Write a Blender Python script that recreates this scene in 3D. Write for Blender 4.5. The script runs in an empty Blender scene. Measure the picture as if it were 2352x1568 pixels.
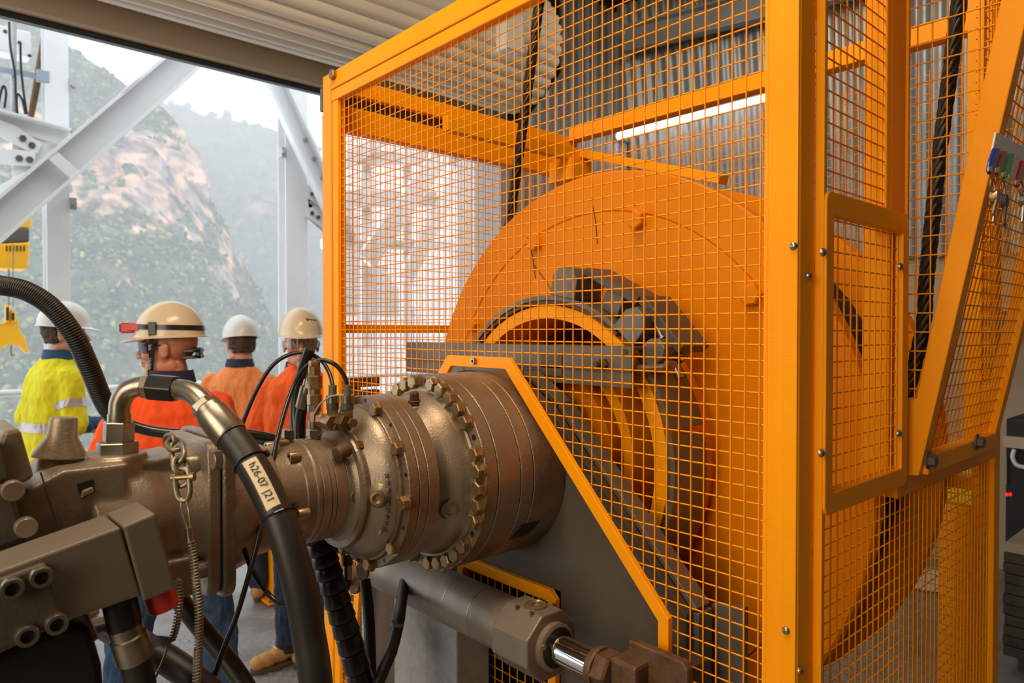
import bpy, bmesh, math, random
import numpy as np
from mathutils import Vector, Matrix, noise
random.seed(7)
SC = bpy.context.scene
COL = SC.collection
V = Vector

# ---------------------------------------------------------------- camera
FPX, CX, CY, CAMH = 1610.0, 1176.0, 784.0, 1.70
_A, _P = math.radians(48.0), math.atan(24 / 1610.0)
_f0 = V((math.cos(_A), math.sin(_A), 0)); RIGHT = V((math.sin(_A), -math.cos(_A), 0)); _u0 = V((0, 0, 1))
FWD = _f0 * math.cos(_P) - _u0 * math.sin(_P)
UP = _u0 * math.cos(_P) + _f0 * math.sin(_P)
CAM = V((0, 0, CAMH))
cd = bpy.data.cameras.new('camera'); cam = bpy.data.objects.new('camera', cd); COL.objects.link(cam)
cam.location = CAM
cam.rotation_euler = FWD.to_track_quat('-Z', 'Y').to_euler()
cd.sensor_width = 36.0; cd.lens = FPX / 2352 * 36.0
cd.clip_start = 0.05; cd.clip_end = 3000
cd.dof.use_dof = True; cd.dof.focus_distance = 1.45; cd.dof.aperture_fstop = 5.6
SC.camera = cam

def at(px, py, D=None, X=None, Y=None, Z=None):
    """point in the room seen at a photo pixel, at depth D or on a plane X/Y/Z"""
    r = FWD + RIGHT * ((px - CX) / FPX) + UP * ((CY - py) / FPX)
    if X is not None: t = X / r.x
    elif Y is not None: t = Y / r.y
    elif Z is not None: t = (Z - CAMH) / r.z
    else: t = D
    return CAM + r * t

# ---------------------------------------------------------------- world, light, exposure
w = bpy.data.worlds.new('overcast_sky'); SC.world = w; w.use_nodes = True
bg = w.node_tree.nodes['Background']
bg.inputs[0].default_value = (0.90, 0.96, 1.0, 1); bg.inputs[1].default_value = 2.2

def area(name, loc, target, sx, sy, power, color):
    l = bpy.data.lights.new(name, 'AREA'); l.shape = 'RECTANGLE'; l.size = sx; l.size_y = sy
    l.energy = power; l.color = color
    o = bpy.data.objects.new(name, l); COL.objects.link(o); o.location = loc
    o.rotation_euler = (V(target) - V(loc)).to_track_quat('-Z', 'Z').to_euler()
    return o
area('side_key_light', (-3.3, 0.1, 2.6), (1.0, 1.2, 1.5), 3.4, 2.2, 145, (1.0, 0.84, 0.64))  # added key light from the left; the wall there has no door
area('overhead_fill', (0.1, 1.0, 4.0), (0.8, 1.3, 1.2), 1.6, 0.7, 62, (1.0, 0.80, 0.56))  # unseen warm overhead light above gearbox and motor
area('overhead_fill', (3.3, 1.5, 4.3), (5.2, 2.2, 3.0), 1.2, 0.5, 22, (1.0, 0.92, 0.80))  # added fill aimed sideways to brighten the corrugated wall
area('overhead_fill', (1.6, -1.6, 4.0), (1.7, 0.2, 1.2), 1.0, 0.5, 4, (1.0, 0.78, 0.5))  # added weak warm fill on the near cage side

SC.view_settings.view_transform = 'Standard'; SC.view_settings.look = 'None'
SC.view_settings.exposure = 0.0; SC.view_settings.gamma = 1.0
SC.view_settings.use_curve_mapping = False
SC.cycles.use_denoising = True
SC.cycles.max_bounces = 7; SC.cycles.diffuse_bounces = 3; SC.cycles.glossy_bounces = 3
SC.cycles.use_adaptive_sampling = True; SC.cycles.adaptive_threshold = 0.04
SC.cycles.transmission_bounces = 4; SC.cycles.volume_bounces = 1
SC.cycles.sample_clamp_indirect = 6.0

# ---------------------------------------------------------------- materials
MATS = {}
def mat(name, col, rough=0.5, metal=0.0, col2=None, nscale=6.0, nlo=0.45, nhi=0.7, bump=0.0, bscale=60.0,
        attr=None, wave=None, spec=0.5, alpha=None, emit=None, trans=0.0, coat=0.0):
    m = bpy.data.materials.new(name); m.use_nodes = True; nt = m.node_tree; N = nt.nodes; L = nt.links
    b = N['Principled BSDF']
    b.inputs['Base Color'].default_value = (*col, 1); b.inputs['Roughness'].default_value = rough
    b.inputs['Metallic'].default_value = metal
    b.inputs['Specular IOR Level'].default_value = spec
    if coat: b.inputs['Coat Weight'].default_value = coat
    if trans: b.inputs['Transmission Weight'].default_value = trans
    if emit: b.inputs['Emission Color'].default_value = (*emit[0], 1); b.inputs['Emission Strength'].default_value = emit[1]
    tc = N.new('ShaderNodeTexCoord')
    src = None
    if attr:
        a = N.new('ShaderNodeAttribute'); a.attribute_name = attr; L.new(a.outputs['Color'], b.inputs['Base Color']); src = a.outputs['Color']
    if col2:
        n = N.new('ShaderNodeTexNoise'); n.inputs['Scale'].default_value = nscale; n.inputs['Detail'].default_value = 7
        n.inputs['Roughness'].default_value = 0.62
        L.new(tc.outputs['Object'], n.inputs['Vector'])
        r = N.new('ShaderNodeValToRGB'); r.color_ramp.elements[0].position = nlo; r.color_ramp.elements[1].position = nhi
        r.color_ramp.elements[0].color = (*col, 1); r.color_ramp.elements[1].color = (*col2, 1)
        L.new(n.outputs['Fac'], r.inputs['Fac']); L.new(r.outputs['Color'], b.inputs['Base Color'])
        rr = N.new('ShaderNodeMapRange'); rr.inputs['To Min'].default_value = max(0.05, rough - 0.1); rr.inputs['To Max'].default_value = min(1, rough + 0.14)
        L.new(n.outputs['Fac'], rr.inputs['Value']); L.new(rr.outputs['Result'], b.inputs['Roughness'])
    if bump:
        n2 = N.new('ShaderNodeTexNoise'); n2.inputs['Scale'].default_value = bscale; n2.inputs['Detail'].default_value = 4
        L.new(tc.outputs['Object'], n2.inputs['Vector'])
        bp = N.new('ShaderNodeBump'); bp.inputs['Strength'].default_value = bump; bp.inputs['Distance'].default_value = 0.004
        L.new(n2.outputs['Fac'], bp.inputs['Height']); L.new(bp.outputs['Normal'], b.inputs['Normal'])
    MATS[name] = m
    return m

OR = mat('orange_paint', (1.0, 0.36, 0.0), 0.45, spec=.2, col2=(0.92, 0.31, 0.0), nscale=3.0, bump=0.12, bscale=260)
ORW = mat('orange_wire_paint', (0.95, 0.33, 0.0), 0.42, spec=.3)
ORD = mat('worn_orange_paint', (0.82, 0.245, 0.0), 0.46, spec=.16, col2=(0.66, 0.17, 0.0), nscale=2.2, nlo=0.5, nhi=0.85, bump=0.2, bscale=120)
GREY = mat('grey_gear_paint', (0.28, 0.215, 0.15), 0.32, 0.45, col2=(0.16, 0.085, 0.028), nscale=4.2, nlo=0.46, nhi=0.68, bump=0.25, bscale=170)
GREYD = mat('dark_grey_paint', (0.10, 0.082, 0.064), 0.45, 0.1, col2=(0.075, 0.058, 0.042), nscale=5.0, bump=0.15, bscale=200)
CAST = mat('cast_grey_paint', (0.31, 0.245, 0.175), 0.36, 0.5, col2=(0.15, 0.085, 0.035), nscale=5.5, nlo=0.5, nhi=0.75, bump=0.16, bscale=240)
BLOCK = mat('smooth_grey_paint', (0.23, 0.19, 0.15), 0.40, 0.35, bump=0.12, bscale=420, col2=(0.19, 0.155, 0.115), nscale=9)
BOLT = mat('yellowed_zinc', (0.36, 0.25, 0.125), 0.35, 0.75, col2=(0.24, 0.13, 0.045), nscale=40)
STEEL = mat('zinc_plated_steel', (0.36, 0.325, 0.265), 0.30, 0.9, col2=(0.24, 0.195, 0.14), nscale=25)
CHROME = mat('polished_rod', (0.75, 0.74, 0.72), 0.08, 1.0)
RUST = mat('rusty_steel', (0.16, 0.09, 0.045), 0.55, 0.5, col2=(0.09, 0.045, 0.02), nscale=30, bump=0.3, bscale=200)
RUB = mat('black_rubber', (0.020, 0.018, 0.016), 0.45, bump=0.05, bscale=400)
RUBS = mat('black_plastic', (0.012, 0.012, 0.013), 0.28)
BLACK = mat('matt_black', (0.010, 0.010, 0.010), 0.6)
ROPE = mat('greased_wire_rope', (0.035, 0.028, 0.02), 0.38, 0.6, col2=(0.07, 0.05, 0.03), nscale=60)
WHITE = mat('white_steel_paint', (0.76, 0.77, 0.77), 0.45, col2=(0.68, 0.69, 0.7), nscale=2.0)
CREAM = mat('cream_door_enamel', (0.84, 0.79, 0.69), 0.3)
CREAMD = mat('shaded_cream_enamel', (0.62, 0.52, 0.38), 0.4)  # shade on the rail is put into this darker copy of the cream
GALV = mat('galvanised_sheet', (0.42, 0.43, 0.44), 0.42, 0.4, col2=(0.30, 0.30, 0.29), nscale=3.0, bump=0.1, bscale=40)
FLOORM = mat('grey_plate_steel', (0.30, 0.29, 0.275), 0.5, 0.35, col2=(0.19, 0.175, 0.155), nscale=3.5, bump=0.3, bscale=90)
CONC = mat('tan_concrete', (0.36, 0.30, 0.22), 0.8, col2=(0.28, 0.22, 0.15), nscale=2.5, bump=0.3, bscale=70)
WALLC = mat('cream_wall_paint', (0.50, 0.40, 0.29), 0.7, col2=(0.44, 0.34, 0.24), nscale=1.2)
DARKW = mat('dark_roof_lining', (0.06, 0.042, 0.024), 0.7)
CHAINM = mat('galvanised_chain', (0.30, 0.265, 0.19), 0.42, 0.7, col2=(0.2, 0.15, 0.08), nscale=60)
REDP = mat('red_plastic', (0.62, 0.035, 0.02), 0.4)
TAGM = mat('cream_label_tape', (0.72, 0.60, 0.38), 0.5)
INK = mat('black_ink', (0.02, 0.02, 0.02), 0.6)
PEDW = mat('weathered_grey_paint', (0.36, 0.34, 0.32), 0.55, col2=(0.15, 0.13, 0.11), nscale=5.0, nlo=0.5, nhi=0.72, bump=0.3, bscale=90)

# ---------------------------------------------------------------- mesh helpers
def cr(pts, n=8):
    """smooth curve through points"""
    P = [V(p) for p in pts]; out = []
    for i in range(len(P) - 1):
        p0 = P[max(i - 1, 0)]; p1 = P[i]; p2 = P[i + 1]; p3 = P[min(i + 2, len(P) - 1)]
        for k in range(n):
            t = k / n
            out.append(0.5 * ((2 * p1) + (p2 - p0) * t + (2 * p0 - 5 * p1 + 4 * p2 - p3) * t * t + (3 * p1 - p0 - 3 * p2 + p3) * t ** 3))
    out.append(P[-1]); return out

def basis(ax):
    z = V(ax).normalized(); t = V((0, 0, 1)) if abs(z.z) < 0.9 else V((1, 0, 0))
    x = t.cross(z).normalized(); return x, z.cross(x), z

class MB:
    def __init__(s): s.v = []; s.f = []
    def add(s, vs, fs):
        o = len(s.v); s.v += [tuple(p) for p in vs]; s.f += [tuple(i + o for i in f) for f in fs]; return s
    def hexa(s, p):     # p: 4 bottom + 4 top, same order
        return s.add(p, [(3, 2, 1, 0), (4, 5, 6, 7), (0, 1, 5, 4), (1, 2, 6, 5), (2, 3, 7, 6), (3, 0, 4, 7)])
    def bx(s, x0, x1, y0, y1, z0, z1):
        return s.hexa([(x0, y0, z0), (x1, y0, z0), (x1, y1, z0), (x0, y1, z0), (x0, y0, z1), (x1, y0, z1), (x1, y1, z1), (x0, y1, z1)])
    def obox(s, c, ex, ey, ez):   # half-vectors
        c, ex, ey, ez = V(c), V(ex), V(ey), V(ez)
        return s.hexa([c - ex - ey - ez, c + ex - ey - ez, c + ex + ey - ez, c - ex + ey - ez, c - ex - ey + ez, c + ex - ey + ez, c + ex + ey + ez, c - ex + ey + ez])
    def bar(s, p0, p1, w, h, up=(0, 0, 1)):  # rectangular bar between points
        p0, p1 = V(p0), V(p1); d = (p1 - p0).normalized(); a = V(up) - d * V(up).dot(d); a.normalize(); b = d.cross(a)
        return s.obox((p0 + p1) / 2, (p1 - p0) / 2, b * w / 2, a * h / 2)
    def lathe(s, o, ax, prof, n=48, cap=True, ph=0.0):
        x, y, z = basis(ax); o = V(o); vs = []; fs = []
        for t, r in prof:
            for k in range(n):
                a = 2 * math.pi * k / n + ph
                vs.append(o + z * t + (x * math.cos(a) + y * math.sin(a)) * r)
        m = len(prof)
        for i in range(m - 1):
            for k in range(n):
                k2 = (k + 1) % n; fs.append((i * n + k, i * n + k2, (i + 1) * n + k2, (i + 1) * n + k))
        if cap: fs.append(tuple(range(n - 1, -1, -1))); fs.append(tuple((m - 1) * n + k for k in range(n)))
        return s.add(vs, fs)
    def cyl(s, p0, p1, r0, r1=None, n=20):
        p0, p1 = V(p0), V(p1)
        return s.lathe(p0, p1 - p0, [(0, r0), ((p1 - p0).length, r0 if r1 is None else r1)], n)
    def hexb(s, p, ax, r, h, ph=0.0):   # hex head with chamfered top
        return s.lathe(p, ax, [(0, r), (h * 0.86, r), (h, r * 0.86)], 6, ph=ph)
    def cap(s, p, ax, r, h, sock=True):  # socket cap screw
        pr = [(0, r), (h * 0.92, r), (h, r * 0.93)]
        if sock: pr += [(h, r * 0.52), (h * 0.5, r * 0.5), (h * 0.5, 0.0001)]
        return s.lathe(p, ax, pr, 18, cap=not sock)
    def tube(s, pts, r, n=12, cap=True, close=False):
        P = [V(p) for p in pts]; m = len(P); vs = []; fs = []
        rr = r if isinstance(r, (list, tuple)) else [r] * m
        d = (P[1] - P[0]).normalized(); x, y, _ = basis(d)
        for i in range(m):
            if close: t = (P[(i + 1) % m] - P[i - 1]).normalized()
            else: t = (P[min(i + 1, m - 1)] - P[max(i - 1, 0)]).normalized()
            x = (x - t * x.dot(t)).normalized(); y = t.cross(x)
            for k in range(n):
                a = 2 * math.pi * k / n; vs.append(P[i] + (x * math.cos(a) + y * math.sin(a)) * rr[i])
        for i in range(m if close else m - 1):
            j = (i + 1) % m
            for k in range(n):
                k2 = (k + 1) % n; fs.append((i * n + k, i * n + k2, j * n + k2, j * n + k))
        if cap and not close: fs.append(tuple(range(n - 1, -1, -1))); fs.append(tuple((m - 1) * n + k for k in range(n)))
        return s.add(vs, fs)
    def prism(s, poly, vec):
        P = [V(p) for p in poly]; n = len(P); vec = V(vec); vs = P + [p + vec for p in P]
        fs = [tuple(range(n - 1, -1, -1)), tuple(n + k for k in range(n))]
        fs += [(k, (k + 1) % n, n + (k + 1) % n, n + k) for k in range(n)]
        return s.add(vs, fs)
    def ring(s, outer, inner, vec, closed=True):
        n = len(outer); vec = V(vec); O = [V(p) for p in outer]; I = [V(p) for p in inner]
        vs = O + I + [p + vec for p in O] + [p + vec for p in I]; fs = []
        for k in range(n if closed else n - 1):
            j = (k + 1) % n
            fs += [(k, j, n + j, n + k), (2 * n + j, 2 * n + k, 3 * n + k, 3 * n + j), (k, 2 * n + k, 2 * n + j, j), (n + k, n + j, 3 * n + j, 3 * n + k)]
        if not closed:
            fs += [(0, n, 3 * n, 2 * n), (n - 1, 3 * n - 1, 4 * n - 1, 2 * n - 1)]
        return s.add(vs, fs)
    def ico(s, c, r, sub=2, R=None):
        if sub not in _ICO:
            b = bmesh.new(); bmesh.ops.create_icosphere(b, subdivisions=sub, radius=1)
            _ICO[sub] = ([tuple(v.co) for v in b.verts], [tuple(v.index for v in f.verts) for f in b.faces]); b.free()
        vs, fs = _ICO[sub]; r = (r, r, r) if not isinstance(r, (tuple, list)) else r
        c = V(c); out = []
        for p in vs:
            q = V((p[0] * r[0], p[1] * r[1], p[2] * r[2]))
            if R is not None: q = R @ q
            out.append(c + q)
        return s.add(out, fs)
    def mesh(s, name):
        me = bpy.data.meshes.new(name); me.from_pydata(s.v, [], s.f); me.update(); return me
    def build(s, name, m, parent=None, bevel=0, smooth=None, W=None, seg=2, **tags):
        b = bmesh.new(); me = s.mesh(name); b.from_mesh(me)
        bmesh.ops.recalc_face_normals(b, faces=b.faces); b.to_mesh(me); b.free()
        me.materials.append(m)
        if smooth is not None:
            me.shade_smooth(); me.set_sharp_from_angle(angle=math.radians(smooth))
        return link(name, me, parent, bevel, W, seg, **tags)
_ICO = {}
WORLD = {}
def link(name, me, parent=None, bevel=0, W=None, seg=2, **tags):
    o = bpy.data.objects.new(name, me); COL.objects.link(o); W = W or Matrix.Identity(4)
    WORLD[o.name] = W
    if parent is not None:
        o.parent = parent; o.matrix_local = WORLD[parent.name].inverted() @ W
    else: o.matrix_local = W
    if bevel:
        bm = o.modifiers.new('bevel', 'BEVEL'); bm.width = bevel; bm.segments = seg; bm.limit_method = 'ANGLE'; bm.angle_limit = math.radians(38)
    for k, v in tags.items(): o[k] = v
    return o
def thing(name, label, cat, loc=(0, 0, 0), group=None):
    o = bpy.data.objects.new(name, None); COL.objects.link(o); o.location = loc; o.empty_display_size = 0.1
    WORLD[o.name] = Matrix.Translation(loc); o['label'] = label; o['category'] = cat
    if group: o['group'] = group
    return o
def tag(o, label, cat, group=None):
    o['label'] = label; o['category'] = cat
    if group: o['group'] = group
    return o
def struct(o, label=None):
    o['kind'] = 'structure'
    if label: o['label'] = label
    return o
def frameM(p, ax, roll=0.0):
    x, y, z = basis(ax); M = Matrix((x, y, z)).transposed().to_4x4() @ Matrix.Rotation(roll, 4, 'Z'); M.translation = V(p); return M
def wires(o, u, v, nu, nv, lu, lv, r, off=0.0, off_vec=(0, 0, 0), clip=None, sides=5):
    """welded mesh: nu wires along v spaced along u, nv wires along u spaced along v. clip(ucoord, vcoord) keeps a span"""
    m = MB(); o, u, v, ov = V(o), V(u), V(v), V(off_vec)
    def span(fixed, L, along_u):
        if clip is None: return [(0, L)]
        segs = []; st = None; n = max(2, int(L / 0.006))
        for k in range(n + 1):
            t = L * k / n; ok = clip(t, fixed) if along_u else clip(fixed, t)
            if ok and st is None: st = t
            if (not ok or k == n) and st is not None:
                if t - st > 0.01: segs.append((st, t))
                st = None
        return segs
    for i in range(nu):
        a = lu * (i + 0.5) / nu
        for t0, t1 in span(a, lv, False): m.cyl(o + u * a + v * t0, o + u * a + v * t1, r, n=sides)
    for j in range(nv):
        b = lv * (j + 0.5) / nv
        for t0, t1 in span(b, lu, True): m.cyl(o + v * b + u * t0 + ov, o + v * b + u * t1 + ov, r, n=sides)
    return m
# ================================================================ SETTING
YW = 4.0
m = MB(); m.bx(-3.6, 6.9, -3.0, 4.15, -0.12, 0.0); struct(m.build('floor', FLOORM), 'grey checker plate steel floor')
# raised tread pattern on the stretch of plate that shows between motor and cage
tv = MB()
for i in range(-2, 56):
    for j in range(0, 66):
        x = 0.70 + i * 0.036; y = 2.30 + j * 0.036
        if x > 2.3 or y > 4.10: continue
        a = math.radians(45 if (i + j) % 2 else -45); c, s_ = math.cos(a), math.sin(a); L_, W_ = 0.0145, 0.0042
        b = [(x + c * L_, y + s_ * L_), (x - s_ * W_, y + c * W_), (x - c * L_, y - s_ * L_), (x + s_ * W_, y - c * W_)]
        tv.add([(p[0], p[1], 0.0) for p in b] + [(x + (p[0] - x) * .6, y + (p[1] - y) * .6, 0.0022) for p in b], [(0, 1, 5, 4), (1, 2, 6, 5), (2, 3, 7, 6), (3, 0, 4, 7), (4, 5, 6, 7)])
tv.build('tread_pattern', FLOORM, bpy.data.objects['floor'], kind='stuff')
m = MB(); m.bx(-4.2, 8.2, 4.15, 7.55, -0.14, -0.01); struct(m.build('deck', FLOORM), 'grey steel deck outside the doorway')
m = MB(); m.bx(-3.6, 6.9, -3.0, 4.15, 4.55, 4.65); struct(m.build('ceiling', DARKW), 'dark brown roof lining')
m = MB(); m.bx(-3.75, -3.6, -3.0, 4.15, 0, 4.6); struct(m.build('wall_left', DARKW))
m = MB(); m.bx(-3.75, 6.9, -3.15, -3.0, 0, 4.6); struct(m.build('wall_front', DARKW))
wb = MB(); wb.bx(-3.6, 6.9, YW, YW + .15, 3.34, 4.6); wb.bx(3.42, 6.9, YW + .05, YW + .15, 0, 3.34)
wallb = struct(wb.build('wall_back', DARKW), 'wall over and beside the roller door opening')
# right hand wall: painted below, corrugated sheet above, set a little askew
WD = V((-0.242, 0.970, 0)).normalized(); WN = V((0.970, 0.242, 0)).normalized(); W0 = V((5.5, 1.2, 0))
ZB, ZT = 2.25, 4.5; LEAN = 0.18
lo = MB()
a0 = W0 - WD * 4.4 + WN * 0.47; a1 = W0 + WD * 2.75 + WN * 0.47
lo.prism([a0, a1, a1 + WN * .12, a0 + WN * .12], (0, 0, 4.6))
wallr = struct(lo.build('wall_right', WALLC), 'cream painted wall behind the cage')
def corr(width, z0, z1, pitch=0.095, amp=0.013):
    n = max(4, int(width / pitch * 8)); vs = []; fs = []
    for k in range(n + 1):
        u = width * k / n; d = amp * max(-0.8, min(0.8, 1.35 * math.sin(2 * math.pi * u / pitch)))
        vs += [(u, d, z0), (u, d, z1), (u, d + .0012, z0), (u, d + .0012, z1)]
    for k in range(n):
        o = 4 * k; fs += [(o, o + 4, o + 5, o + 1), (o + 2, o + 3, o + 7, o + 6)]
    b = MB(); b.add(vs, fs); return b
sheet = None
for k in range(9):
    base = W0 - WD * 4.0 + WD * (0.76 * k)
    up = (V((0, 0, 1)) - WN * LEAN).normalized(); nrm = WD.cross(up)
    M4 = Matrix((WD, nrm, up)).transposed().to_4x4(); M4.translation = base + WN * (LEAN * (ZT - ZB)) + V((0, 0, ZB)) + WN * (0.004 * (k % 2))
    if sheet is None: s_ = corr(0.78, 0, 2.32).build('cladding_sheet', GALV, wallr, W=M4, smooth=60); sheet = s_.data
    else: link('cladding_sheet', sheet, wallr, W=M4)
for k in range(2):
    M4 = Matrix.Translation((3.45 + 0.76 * k, YW - 0.012, 0.0))
    if k == 0: s_ = corr(0.78, 0, 4.5).build('cladding_sheet', GALV, wallb, W=M4, smooth=60); d_ = s_.data
    else: link('cladding_sheet', d_, wallb, W=M4)
def on_wall(px, py, off=0.0):
    r = at(px, py, D=1.0) - CAM; t = (WN.dot(W0 + WN * off - CAM)) / WN.dot(r); return CAM + r * t
# girt across the top of the sheets
gz = on_wall(1500, 78, -0.12).z
g = MB(); pa = W0 + WD * 2.72 - WN * .10; pb = W0 - WD * 3.0 - WN * .10
for z_, h_, d_ in ((gz, .20, .02), (gz + .10, .02, .09), (gz - .10, .02, .09)):
    g.bar(pa + V((0, 0, z_)) - WN * (d_ / 2), pb + V((0, 0, z_)) - WN * (d_ / 2), d_, h_)
struct(g.build('trim_1', GALV, bevel=.004), 'galvanised girt along the top of the corrugated wall')
# jamb post of the doorway
g = MB(); g.bx(3.35, 3.39, YW - .16, YW + .15, 0, 3.36); g.bx(3.39, 3.43, YW - .16, YW - .10, 0, 3.36)
struct(g.build('trim_2', mat('blue_grey_steel', (0.30, 0.36, 0.42), 0.5), bevel=.003), 'blue grey steel jamb post of the doorway')
# roof purlins
for i, (y_, z_) in enumerate(((2.9, 4.42), (1.9, 4.42), (0.9, 4.42))):
    g = MB(); g.bx(-3.5, 5.2, y_, y_ + .012, z_ - .1, z_ + .12); g.bx(-3.5, 5.2, y_, y_ + .07, z_ - .1, z_ - .088)
    struct(g.build('trim_%d' % (3 + i), mat('purlin_primer', (0.42, 0.33, 0.24), 0.6) if i == 0 else MATS['purlin_primer'], bevel=.002), 'cold formed roof purlin under the dark roof')

# ---------------------------------------------------------------- roller door: rolled-up corrugated curtain, bottom rail, seal
RDY, RDZ, RDR = 3.60, 3.61, 0.37
rd = thing('roller_door', 'cream corrugated roller door rolled up above the doorway', 'roller door', (0, RDY, 3.3))
sl = None; NS = 32
for k in range(NS):
    if sl is None:
        vs = []; fs = []; nn = 8
        for i in range(nn + 1):
            t = i / nn; a = (t - .5) * 2 * math.pi / NS; r_ = RDR + 0.024 * math.sin(math.pi * t) ** 0.8
            for x_ in (-3.3, 3.33):
                vs += [(x_, r_ * math.sin(a), -r_ * math.cos(a)), (x_, (RDR - .02) * math.sin(a), -(RDR - .02) * math.cos(a))]
        for i in range(nn):
            o = 4 * i; fs += [(o, o + 4, o + 6, o + 2), (o + 1, o + 3, o + 7, o + 5), (o, o + 1, o + 5, o + 4), (o + 2, o + 6, o + 7, o + 3)]
        fs += [(0, 2, 3, 1), (4 * nn, 4 * nn + 1, 4 * nn + 3, 4 * nn + 2)]
        q = MB(); q.add(vs, fs); s_ = q.build('door_slat', CREAM, rd, W=Matrix.Translation((0, RDY, RDZ)), smooth=40); sl = s_.data
    else:
        link('door_slat', sl, rd, W=Matrix.Translation((0, RDY, RDZ)) @ Matrix.Rotation(2 * math.pi * k / NS, 4, 'X'))
m = MB(); m.cyl((-3.4, RDY, RDZ), (3.4, RDY, RDZ), .11); m.build('drum_tube', GALV, rd, smooth=40)
m = MB(); m.prism([(3.40, RDY - .30, RDZ - .18), (3.40, RDY + .10, RDZ - .46), (3.40, YW, RDZ - .46), (3.40, YW, RDZ + .46), (3.40, RDY - .30, RDZ + .40)], (.012, 0, 0))
m.build('end_bracket', BLACK, rd, bevel=.003)
m = MB(); m.bx(-3.3, 3.33, YW - .045, YW - .02, 3.17, 3.36); m.bx(-3.3, 3.33, YW - .075, YW - .02, 3.32, 3.345); m.bx(-3.3, 3.33, YW - .085, YW - .02, 3.165, 3.185)
m.build('bottom_rail', CREAMD, rd, bevel=.004)
m = MB(); m.bx(-3.3, 3.33, YW - .06, YW - .015, 3.135, 3.166); m.build('rubber_seal', RUBS, rd, bevel=.004)
m = MB(); c_ = at(1172, 78, Y=3.05); m.obox(c_, (.07, 0, 0), (0, .05, 0), (0, 0, .11)); m.bx(c_.x - .02, c_.x + .02, c_.y - .02, c_.y + .02, c_.z + .11, 4.55)  # white box added in place of a bright gap of daylight
tag(m.build('daylight_gap_box', WHITE, bevel=.01), 'white box put in for a bright daylight gap beside the rolled-up door', 'lamp')

# ================================================================ OUTSIDE STEELWORK
YC = 7.35
def hcol(px0, px1, ref):
    x0 = at(px0, ref, Y=YC).x; x1 = at(px1, ref, Y=YC).x; return x0, x1
def column(px0, px1, label, bolts):
    x0, x1 = hcol(px0, px1, 400); xm = (x0 + x1) / 2
    t = thing('steel_column', label, 'column', (xm, YC + .1, 0))
    m = MB(); m.bx(x0, x1, YC, YC + .016, -.01, 5.2); m.build('front_flange', WHITE, t, bevel=.003)
    m = MB(); m.bx(x0, x1, YC + .19, YC + .206, -.01, 5.2); m.build('rear_flange', WHITE, t, bevel=.003)
    m = MB(); m.bx(xm - .006, xm + .006, YC + .016, YC + .19, -.01, 5.2); m.build('web', WHITE, t)
    m = MB(); m.bx(x0 - .06, x1 + .06, YC - .06, YC + .26, -.01, .02); m.build('base_plate', WHITE, t, bevel=.003)
    for side, py in bolts:
        z_ = at((px0 + px1) / 2, py, Y=YC).z; x_ = x1 if side > 0 else x0
        m = MB(); m.bx(min(x_, x_ + side * .05), max(x_, x_ + side * .05), YC - .02, YC + .06, z_ - .055, z_ + .055); m.cyl((x_ + side * .03, YC - .045, z_), (x_ + side * .03, YC - .02, z_), .022, n=6)
        m.build('clip', GALV, t, bevel=.003)
    return t
column(106, 160, 'white steel column behind the man in yellow', [(1, 190), (1, 300), (1, 465)])
column(656, 706, 'white steel column behind the man facing the camera', [(-1, 355), (1, 462)])
def channel(name, p0, p1, depth, width, label, vec=(0, -1, 0), parent=None, mt=None):
    """channel brace: web plus two lips turned towards the room"""
    t = thing(name, label, 'brace', tuple(min((V(p0), V(p1)), key=lambda q: q.z)))
    d = (V(p1) - V(p0)).normalized(); n = V(vec); s_ = d.cross(n).normalized(); mt = mt or WHITE
    m = MB(); m.bar(V(p0), V(p1), .012, depth, s_); m.build('web', mt, t, bevel=.002)
    for k in (-1, 1):
        m = MB(); o = s_ * (k * depth / 2) + n * (width / 2); m.bar(V(p0) + o, V(p1) + o, width, .028, s_); m.build('lip', mt, t, bevel=.002)
    return t, d, s_
pA = at(-700, 1105, Y=YC - .15); pB = at(470, 100, Y=YC - .15)
b1, d1, s1 = channel('diagonal_brace', pA, pB, .24, .15, 'white channel brace rising across the left column')
for f_ in (0.634, 0.82, 0.985):
    q = V(pA).lerp(V(pB), f_); m = MB(); w_ = .3
    if f_ == .82: m.bar(q - d1 * .11 + s1 * -.13 + V((0, -.08, 0)), q + d1 * .11 + s1 * -.13 + V((0, -.08, 0)), .16, .016, s1)
    else: m.obox(q + V((0, -.135, 0)), d1 * .05, s1 * .13, V((0, .008, 0)))
    m.build('splice_plate', WHITE, b1, bevel=.003)
pA = at(600, 130, Y=YC - .1); pB = at(800, 570, Y=YC - .1)
b2, d2, s2 = channel('diagonal_brace', pA, pB, .20, .10, 'white channel brace falling past the column beside the orange cage')
for f_ in (.42, .52, .62, .72):
    q = V(pA).lerp(V(pB), f_); m = MB(); m.hexb(q - s2 * .06 + V((0, -.012, 0)), (0, -1, 0), .022, .02); m.build('bolt', GALV, b2)
# gusset with bolted stubs right of the second column
gs = thing('gusset_plate', 'white bolted gusset on the column beside the cage', 'bracket', tuple(at(715, 470, Y=YC)))
m = MB(); m.prism([at(703, 425, Y=YC - .02), at(722, 425, Y=YC - .02), at(745, 470, Y=YC - .02), at(748, 540, Y=YC - .02), at(703, 498, Y=YC - .02)], (0, .014, 0)); m.build('plate', WHITE, gs)
for py in (443, 487):
    m = MB(); m.bar(at(712, py, Y=YC - .05), at(800, py + 62, Y=YC - .05), .014, .13, (0, 0, 1)); m.build('angle_stub', WHITE, gs, bevel=.003)
    for dx in (0, 14):
        m = MB(); m.hexb(at(716 + dx, py + 2 + dx * .7, Y=YC - .06), (0, -1, 0), .024, .022); m.build('bolt', GREYD, gs)
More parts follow.
